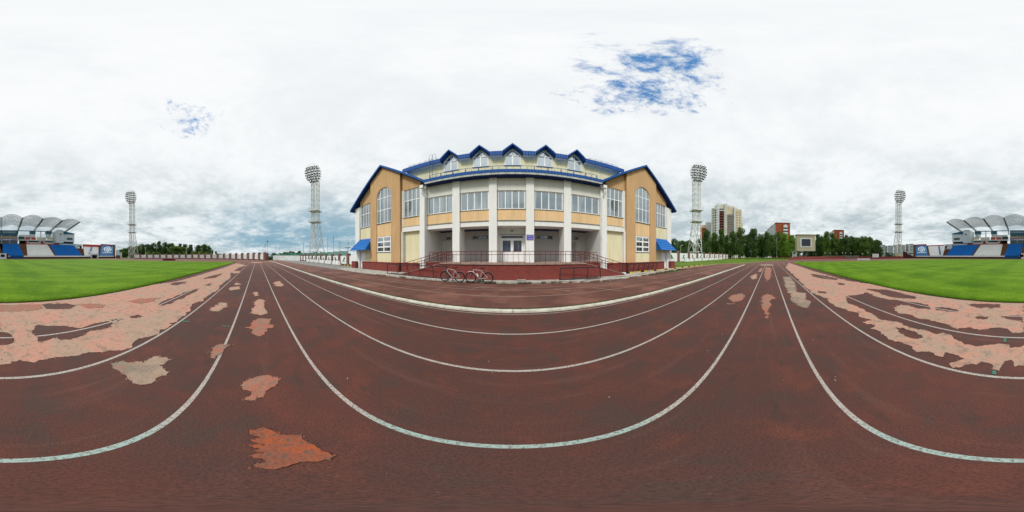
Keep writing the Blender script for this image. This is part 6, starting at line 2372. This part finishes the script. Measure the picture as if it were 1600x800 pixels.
def tbox(p0, p1, dep0, dep1, z0, z1, mat, name, parent=None):
    a = O_ + eu * tu(p0) + er_ * dep0
    b = O_ + eu * tu(p1) + er_ * dep0
    c = O_ + eu * tu(p1) + er_ * dep1
    d2 = O_ + eu * tu(p0) + er_ * dep1
    m_ = MB(); facade_prism(m_, a, b, c, d2, z0, z1)
    return m_.build(name, mat, parent or tw)


ZT_ = lambda y: Zat(y, DT)
tbox(1111, 1117, 3, 18, 0, ZT_(324.5), CREAMB, "wall")
tbox(1116, 1123.5, 1, 18, 0, ZT_(321), CREAMB, "wall")
tbox(1119.5, 1123.8, 0.4, 14, 0, ZT_(318.2), PALEB, "wall")
tbox(1123.8, 1132, 1.6, 18, 0, ZT_(319), CREAMB, "wall")
tbox(1132, 1136, 0.6, 18, 0, ZT_(318.5), CREAMB, "wall")
tbox(1136, 1147.5, 2.0, 18, 0, ZT_(323), CREAMY, "wall")
tbox(1135, 1147.5, 3.0, 18, ZT_(323), ZT_(321.0), PALEB, "attic")
tbox(1147.2, 1148.8, 0.6, 18, 0, ZT_(323.5), PALEB, "wall")
tbox(1148.8, 1159, 1.2, 20, 0, ZT_(327.0), CREAMY, "wall")
tbox(1158.5, 1162, 6, 20, 0, ZT_(347), CREAMB, "wall")
for a, b, y0, y1 in ((1119, 1124, 319, 317.3), (1130.5, 1133.5, 319, 317.2), (1135.5, 1140, 321.5, 320.3), (1149, 1153, 327.5, 324.0), (1125, 1130, 319.5, 318.4)):
    tbox(a, b, 3, 8, ZT_(y0), ZT_(y1), PALEB, "roof_house")
fl = 3.02
for k in range(17):
    z = ZT_(327.5) - k * fl
    if z < 14: break
    tbox(1124.2, 1130.8, 0.7, 1.6, z - 1.75, z - 0.35, BROWNB if k else PALEB, "balcony")
    tbox(1124.2, 1130.8, 1.4, 1.62, z - 0.35, z + 1.2, DKOPEN, "balcony_opening")
    if k > 1:
        tbox(1136.6, 1146.0, 1.0, 2.0, z - 1.5, z - 0.5, M("balcony_grey", (0.30, 0.31, 0.36), 0.7), "balcony")
        tbox(1136.6, 1146.0, 1.7, 2.02, z - 0.5, z + 0.3, BROWNB, "balcony_opening")
    tbox(1116.6, 1118.8, 0.8, 1.02, z - 1.4, z + 0.1, DKOPEN, "window")
    tbox(1121.2, 1122.2, 0.3, 0.42, z - 1.3, z + 0.1, WIN, "window")
    tbox(1113.0, 1114.2, 2.9, 3.02, z - 1.5, z - 0.2, WIN, "window")
    if k > 0:
        tbox(1133.6, 1134.8, 0.5, 0.62, z - 1.4, z - 0.2, WIN, "window")
        tbox(1151.0, 1152.6, 1.1, 1.22, z - 1.4, z - 0.1, WIN, "window") if k > 0 else None
        tbox(1155.5, 1156.8, 1.1, 1.22, z - 1.4, z - 0.1, WIN, "window") if k > 0 else None
# lower tower to its left
t2 = thing("apartment_block", P(1102, 210), "lower white and tan apartment block directly left of the tall tower block", "apartment block")
D2 = 210
for a, b, y, mt in ((1094, 1104, 352, CREAMY), (1102, 1111.5, 347, PALEB), (1094, 1103, 357, BRICKO)):
    A_, B_ = P(a, D2 - (3 if mt is BRICKO else 0)), P(b, D2 - (3 if mt is BRICKO else 0))
    bk = P((a + b) / 2, D2).normalized() * 12
    m_ = MB(); facade_prism(m_, A_, B_, B_ + bk, A_ + bk, 0, Zat(y, D2)); m_.build("wall", mt, t2)
for k in range(5):
    for px in (1105.5, 1109):
        A_, B_ = P(px, D2 - 0.3), P(px + 1.2, D2 - 0.3)
        z = Zat(350.5 + k * 3.3, D2)
        m_ = MB(); facade_prism(m_, A_, B_, B_ + Vector((.3, .2, 0)), A_ + Vector((.3, .2, 0)), z, z + 1.4); m_.build("window", WIN, t2)


def brick_house(pa, pb, pd, da, db, dd, ya, label, nb_, nf, arch):
    """end wall from pa to pb, long side running back from pa to pd"""
    A_, B_, D_ = P(pa, da), P(pb, db), P(pd, dd)
    C_ = B_ + (D_ - A_)
    zt = Zat(ya, da)
    t = thing("brick_apartment_block", (A_ + B_) / 2, label, "apartment block")
    m_ = MB(); facade_prism(m_, A_, B_, C_, D_, 0, zt); m_.build("wall", BRICKO, t)
    # long pale facade skin with bays
    u_ = (D_ - A_); L_ = u_.length; u_.normalize()
    n_ = Vector((u_.y, -u_.x, 0))
    if n_.dot(A_) > 0: n_ = -n_
    m_ = MB()
    p0, p1 = A_ + u_ * 1.0 + n_ * 0.01, D_ + n_ * 0.01
    facade_prism(m_, p0, p1, p1 + n_ * 0.3, p0 + n_ * 0.3, 0, zt - 1.2); m_.build("pale_facade", PALEB, t)
    for i in range(nb_):
        q0 = A_ + u_ * (L_ * (i + 0.35) / nb_) + n_ * 0.32
        q1 = A_ + u_ * (L_ * (i + 0.85) / nb_) + n_ * 0.32
        m_ = MB(); facade_prism(m_, q0, q1, q1 + n_ * 1.1, q0 + n_ * 1.1, 0, zt - 0.8 - 0.6 * (i % 2)); m_.build("balcony_stack", PALEB, t)
        for k in range(nf):
            z = zt - 3.4 - k * 3.0
            if z < 12: break
            m_ = MB(); facade_prism(m_, q0 + n_ * 1.12, q1 + n_ * 1.12, q1 + n_ * 1.16, q0 + n_ * 1.16, z, z + 1.3); m_.build("window", WIN, t)
    # end wall opening with arch
    e_ = (B_ - A_); W_ = e_.length; e_.normalize()
    n2 = Vector((e_.y, -e_.x, 0))
    if n2.dot(A_) > 0: n2 = -n2
    m_ = MB(); q0, q1 = A_ + e_ * (W_ * 0.46) + n2 * 0.02, A_ + e_ * (W_ * 0.50) + n2 * 0.02
    facade_prism(m_, q0, q1, q1 + n2 * 0.4, q0 + n2 * 0.4, 0, zt + 0.3); m_.build("pilaster", BRICKO, t)
    c0, hw = A_ + e_ * (W_ * 0.68) + n2 * 0.03, W_ * 0.155
    zc = zt - arch
    pts_ = [c0 - e_ * hw + Vector((0, 0, 10)), c0 + e_ * hw + Vector((0, 0, 10))] + [c0 + e_ * (hw * cos(pi * i / 12)) + Vector((0, 0, zc + hw * 1.1 * sin(pi * i / 12))) for i in range(13)]
    m_ = MB().prism(pts_, n2 * 0.15); m_.build("white_arched_bay", WHITEP, t)
    for k in range(3):
        z = zc - 1.7 - k * 3.0
        m_ = MB(); facade_prism(m_, c0 - e_ * hw * 1.0 + n2 * 0.16, c0 + e_ * hw * 1.0 + n2 * 0.16, c0 + e_ * hw + n2 * 0.3, c0 - e_ * hw + n2 * 0.3, z, z + 1.1); m_.build("loggia_opening", DKOPEN, t)
    m_ = MB(); facade_prism(m_, A_ + n2 * 0.2 - e_ * .2, B_ + n2 * 0.2 + e_ * .2, C_, D_, zt + 0.01, zt + 0.45); m_.build("roof_edge", M("roof_brown", (0.20, 0.07, 0.05), 0.8), t)


brick_house(1212.5, 1234.5, 1196, 150, 152, 205, 348.8, "nearer orange brick apartment block with a white arched loggia, left of the scoreboard", 6, 4, 3.6)
brick_house(1303.5, 1318.8, 1284, 215, 218, 330, 359.8, "farther orange brick apartment block with a white arched loggia, right of the scoreboard", 6, 3, 4.6)
# distant white blocks behind the far right mast
D3 = 330
blocks = [(1378, 1383.5, 383.0, 0), (1383.5, 1386.6, 384.5, 1), (1387, 1395.5, 384, 0), (1396.5, 1402, 383, 0), (1402.5, 1407, 382, 2), (1407, 1414.5, 383, 0), (1415, 1420, 382, 1), (1420.5, 1427.5, 381.3, 0)]
DARKP = M("dark_brown_facade", (0.20, 0.14, 0.12), 0.8)
GREYP = M("light_grey_facade", (0.54, 0.58, 0.60), 0.8, 0.05, 0.1)
for i, (a, b, y, mt) in enumerate(blocks):
    t = thing("distant_apartment_block", P((a + b) / 2, D3), "distant white apartment block beyond the far right mast, %s from the left" % ORD[i], "apartment block", "distant white apartment blocks")
    A_, B_ = P(a, D3), P(b, D3)
    bk = P((a + b) / 2, D3).normalized() * 14
    m_ = MB(); facade_prism(m_, A_, B_, B_ + bk, A_ + bk, 0, Zat(y, D3)); m_.build("wall", (GREYP, DARKP, M("tan_facade", (0.50, 0.44, 0.36), 0.8))[mt], t)
    for k in range(7):
        z = Zat(y, D3) - 2.6 - k * 3.1
        if mt == 1:
            q0, q1 = A_.lerp(B_, 0.1), A_.lerp(B_, 0.9)
            m_ = MB(); facade_prism(m_, q0 - bk * .05, q1 - bk * .05, q1, q0, z - 0.6, z + 0.5); m_.build("balcony", GREYP, t)
        else:
            q0, q1 = A_.lerp(B_, 0.12), A_.lerp(B_, 0.88)
            m_ = MB(); facade_prism(m_, q0 - bk * .02, q1 - bk * .02, q1, q0, z, z + 1.0); m_.build("window_band", M("far_window_band", (0.26, 0.30, 0.33), 0.5), t)
t = thing("low_building", P(1421, 170), "low white building with a dark slit window beside the right end of the grandstand", "building")
A_, B_ = P(1415, 170), P(1428, 170)
m_ = MB(); facade_prism(m_, A_, B_, B_ + Vector((9, -9, 0)), A_ + Vector((9, -9, 0)), 0, Zat(394.5, 170)); m_.build("wall", STWALL, t)
m_ = MB(); q0, q1 = A_.lerp(B_, 0.3) * 0.998, A_.lerp(B_, 0.95) * 0.998
facade_prism(m_, q0, q1, q1 * 1.001, q0 * 1.001, Zat(396.8, 170), Zat(395.8, 170)); m_.build("slit_window", DKOPEN, t)
t = MB().prism([P(1411, 112), P(1427, 112), P(1427, 112, 1.6), P(1420, 112, 2.4), P(1416, 112, 4.4), P(1411, 112, 4.9)], (2, -2, 0)).build("brick_rubble_wall", BASEDR)
tag(t, "stepped dark red brick wall between the far right mast and the grandstand", "wall")

# ================================================================== BEHIND THE RED WALL
kq = thing("kiosk", P(1241.5, 101), "small white gabled kiosk behind the red wall under the scoreboard", "kiosk")
A_, B_ = P(1237.5, 101), P(1245.5, 101)
m_ = MB(); mid_ = (A_ + B_) / 2
m_.prism([A_, B_, B_ + Vector((0, 0, Zat(394.8, 101))), mid_ + Vector((0, 0, Zat(391.8, 101))), A_ + Vector((0, 0, Zat(394.8, 101)))], (3, -0.5, 0)); m_.build("wall", WHITEP, kq)
m_ = MB(); q = mid_ - P(1241.5, 1) * 0.1; m_.prism([q + Vector((0, -.4, 3.0)), q + Vector((0, .4, 3.0)), q + Vector((0, .4, 4.0)), q + Vector((0, -.4, 4.0))], (-0.05, 0, 0)); m_.build("window", DKOPEN, kq)
m_ = MB(); m_.prism([A_ + Vector((-.2, .5, Zat(394.8, 101))), mid_ + Vector((-.2, 0, Zat(391.5, 101))), B_ + Vector((-.2, -.5, Zat(394.8, 101))), B_ + Vector((-.2, -.5, Zat(395.3, 101))), mid_ + Vector((-.2, 0, Zat(392.2, 101))), A_ + Vector((-.2, .5, Zat(395.3, 101)))], (3.6, -.6, 0)); m_.build("roof", GREYP, kq)
bb_ = MB().prism([P(1363, 90, 0.9), P(1373, 90, 0.9), P(1373, 90, 2.85), P(1363, 90, 2.85)], (0.2, -0.2, 0))
bo = thing("white_billboard", P(1368, 90), "plain white billboard showing above the red wall before the last tree", "billboard")
bb_.build("board", WHITEP, bo)
for px in (1364.5, 1371.5):
    MB().tube(P(px, 90.1), P(px, 90.1, 1.0), 0.08, 6).build("post", GREYST, bo)

def car(px, d, paint, label, turn=0.0, van=False):
    t = thing("parked_car", (0, 0, 0), label, "van" if van else "car", "vehicles parked behind the red wall")
    prof = [(-2.15, 0.32), (-2.2, 0.75), (-1.5, 0.95), (-0.75, 1.42), (0.75, 1.46), (1.5, 1.0), (2.15, 0.85), (2.2, 0.35)]
    if van: prof = [(-2.4, 0.35), (-2.45, 1.0), (-2.0, 1.25), (-1.5, 2.0), (2.4, 2.05), (2.45, 0.4)]
    MB().prism([(x, -0.85, z) for x, z in prof], (0, 1.7, 0)).build("body", paint, t)
    gp_ = [(-1.35, 0.98), (-0.7, 1.36), (0.7, 1.40), (1.35, 1.02)] if not van else [(-1.9, 1.3), (-1.45, 1.9), (-0.4, 1.9), (-0.4, 1.3)]
    MB().prism([(x, -0.87, z) for x, z in gp_], (0, 1.74, 0)).build("windows", DKOPEN, t)
    for x in (-1.4, 1.4):
        for y in (-0.86, 0.66):
            MB().tube((x, y, 0.32), (x, y + 0.2, 0.32), 0.32, 14).build("wheel", BLACK, t)
    t.location = P(px, d); t.rotation_euler = (0, 0, -az(px) + turn)
    return t


car(1251.5, 112, M("pale_blue_car", (0.36, 0.46, 0.50), 0.3), "pale blue van standing behind the scoreboard leg", R(8), True)
car(1267.5, 108, M("navy_car", (0.03, 0.06, 0.09), 0.3), "dark blue car in the shade under the scoreboard", R(-6))
car(1276.5, 96, M("orange_car", (0.45, 0.14, 0.05), 0.3), "orange-red car just right of the scoreboard behind the red wall", R(5))
car(1283.5, 97, M("cream_car", (0.60, 0.48, 0.30), 0.3), "cream car next to the orange one behind the red wall", R(-3))
car(1319.5, 100, M("maroon_car", (0.18, 0.06, 0.06), 0.3), "maroon van parked among the white posts behind the red wall", R(4), True)
car(1346.5, 97, M("steel_blue_car", (0.08, 0.13, 0.19), 0.3), "left of two steel-blue cars behind the red wall", R(2))
car(1354.5, 98, M("steel_blue_car2", (0.10, 0.16, 0.22), 0.3), "steel-blue car nearest the white billboard behind the red wall", R(-4))
car(1380.5, 120, WHITEP, "white car beyond the last tree, left of the far right mast", R(2))
car(1200, 118, WHITEP, "white van in the shade of the trees behind the lawn", R(10), True)
car(1211.5, 120, M("rust_car", (0.35, 0.16, 0.11), 0.4), "rust-red car behind the tall thin pole under the trees", R(-12))
# low white ornamental fence
of = thing("ornamental_fence", P(1310, 92), "low pale ornamental concrete fence of arched bays behind the red wall", "fence")
m_ = MB()
px = 1286.0
while px < 1343:
    q0, q1 = P(px, 91), P(px + 1.5, 91)
    m_.bar(q0, q0 + Vector((0, 0, 1.65)), 0.28)
    md = (q0 + q1) / 2
    m_.bar(q0 + Vector((0, 0, 1.6)), md + Vector((0, 0, 2.0)), 0.18).bar(md + Vector((0, 0, 2.0)), q1 + Vector((0, 0, 1.6)), 0.18)
    px += 3.0
    q2 = P(px, 91)
    m_.bar(q1, q1 + Vector((0, 0, 1.6)), 0.2)
m_.build("arched_bay", M("fence_concrete", (0.24, 0.24, 0.21), 0.9), of)
random.seed(41)
for i, (px, h) in enumerate(((1307.2, 3.2), (1297, 3.1), (1316.5, 3.4), (1321.5, 3.3), (1329.5, 3.2), (1347.5, 3.0), (1356, 3.6), (1289, 3.3))):
    t = thing("globe_lamp", P(px, 94), "small white globe lamp on a thin post behind the red wall, at image column order %s from the left" % ORD[sorted([1307.2, 1297, 1316.5, 1321.5, 1329.5, 1347.5, 1356, 1289]).index(px)], "lamp", "small globe lamps behind the red wall")
    t['label'] = "small white globe lamp on a thin post behind the red wall, %s from the left" % ORD[sorted([1307.2, 1297, 1316.5, 1321.5, 1329.5, 1347.5, 1356, 1289]).index(px)]
    MB().tube(P(px, 94), P(px, 94, h - 0.2), 0.05, 6).build("post", GREYST, t)
    MB().ball(P(px, 94, h), 0.26, 10, 6).build("globe", WHITEP, t)
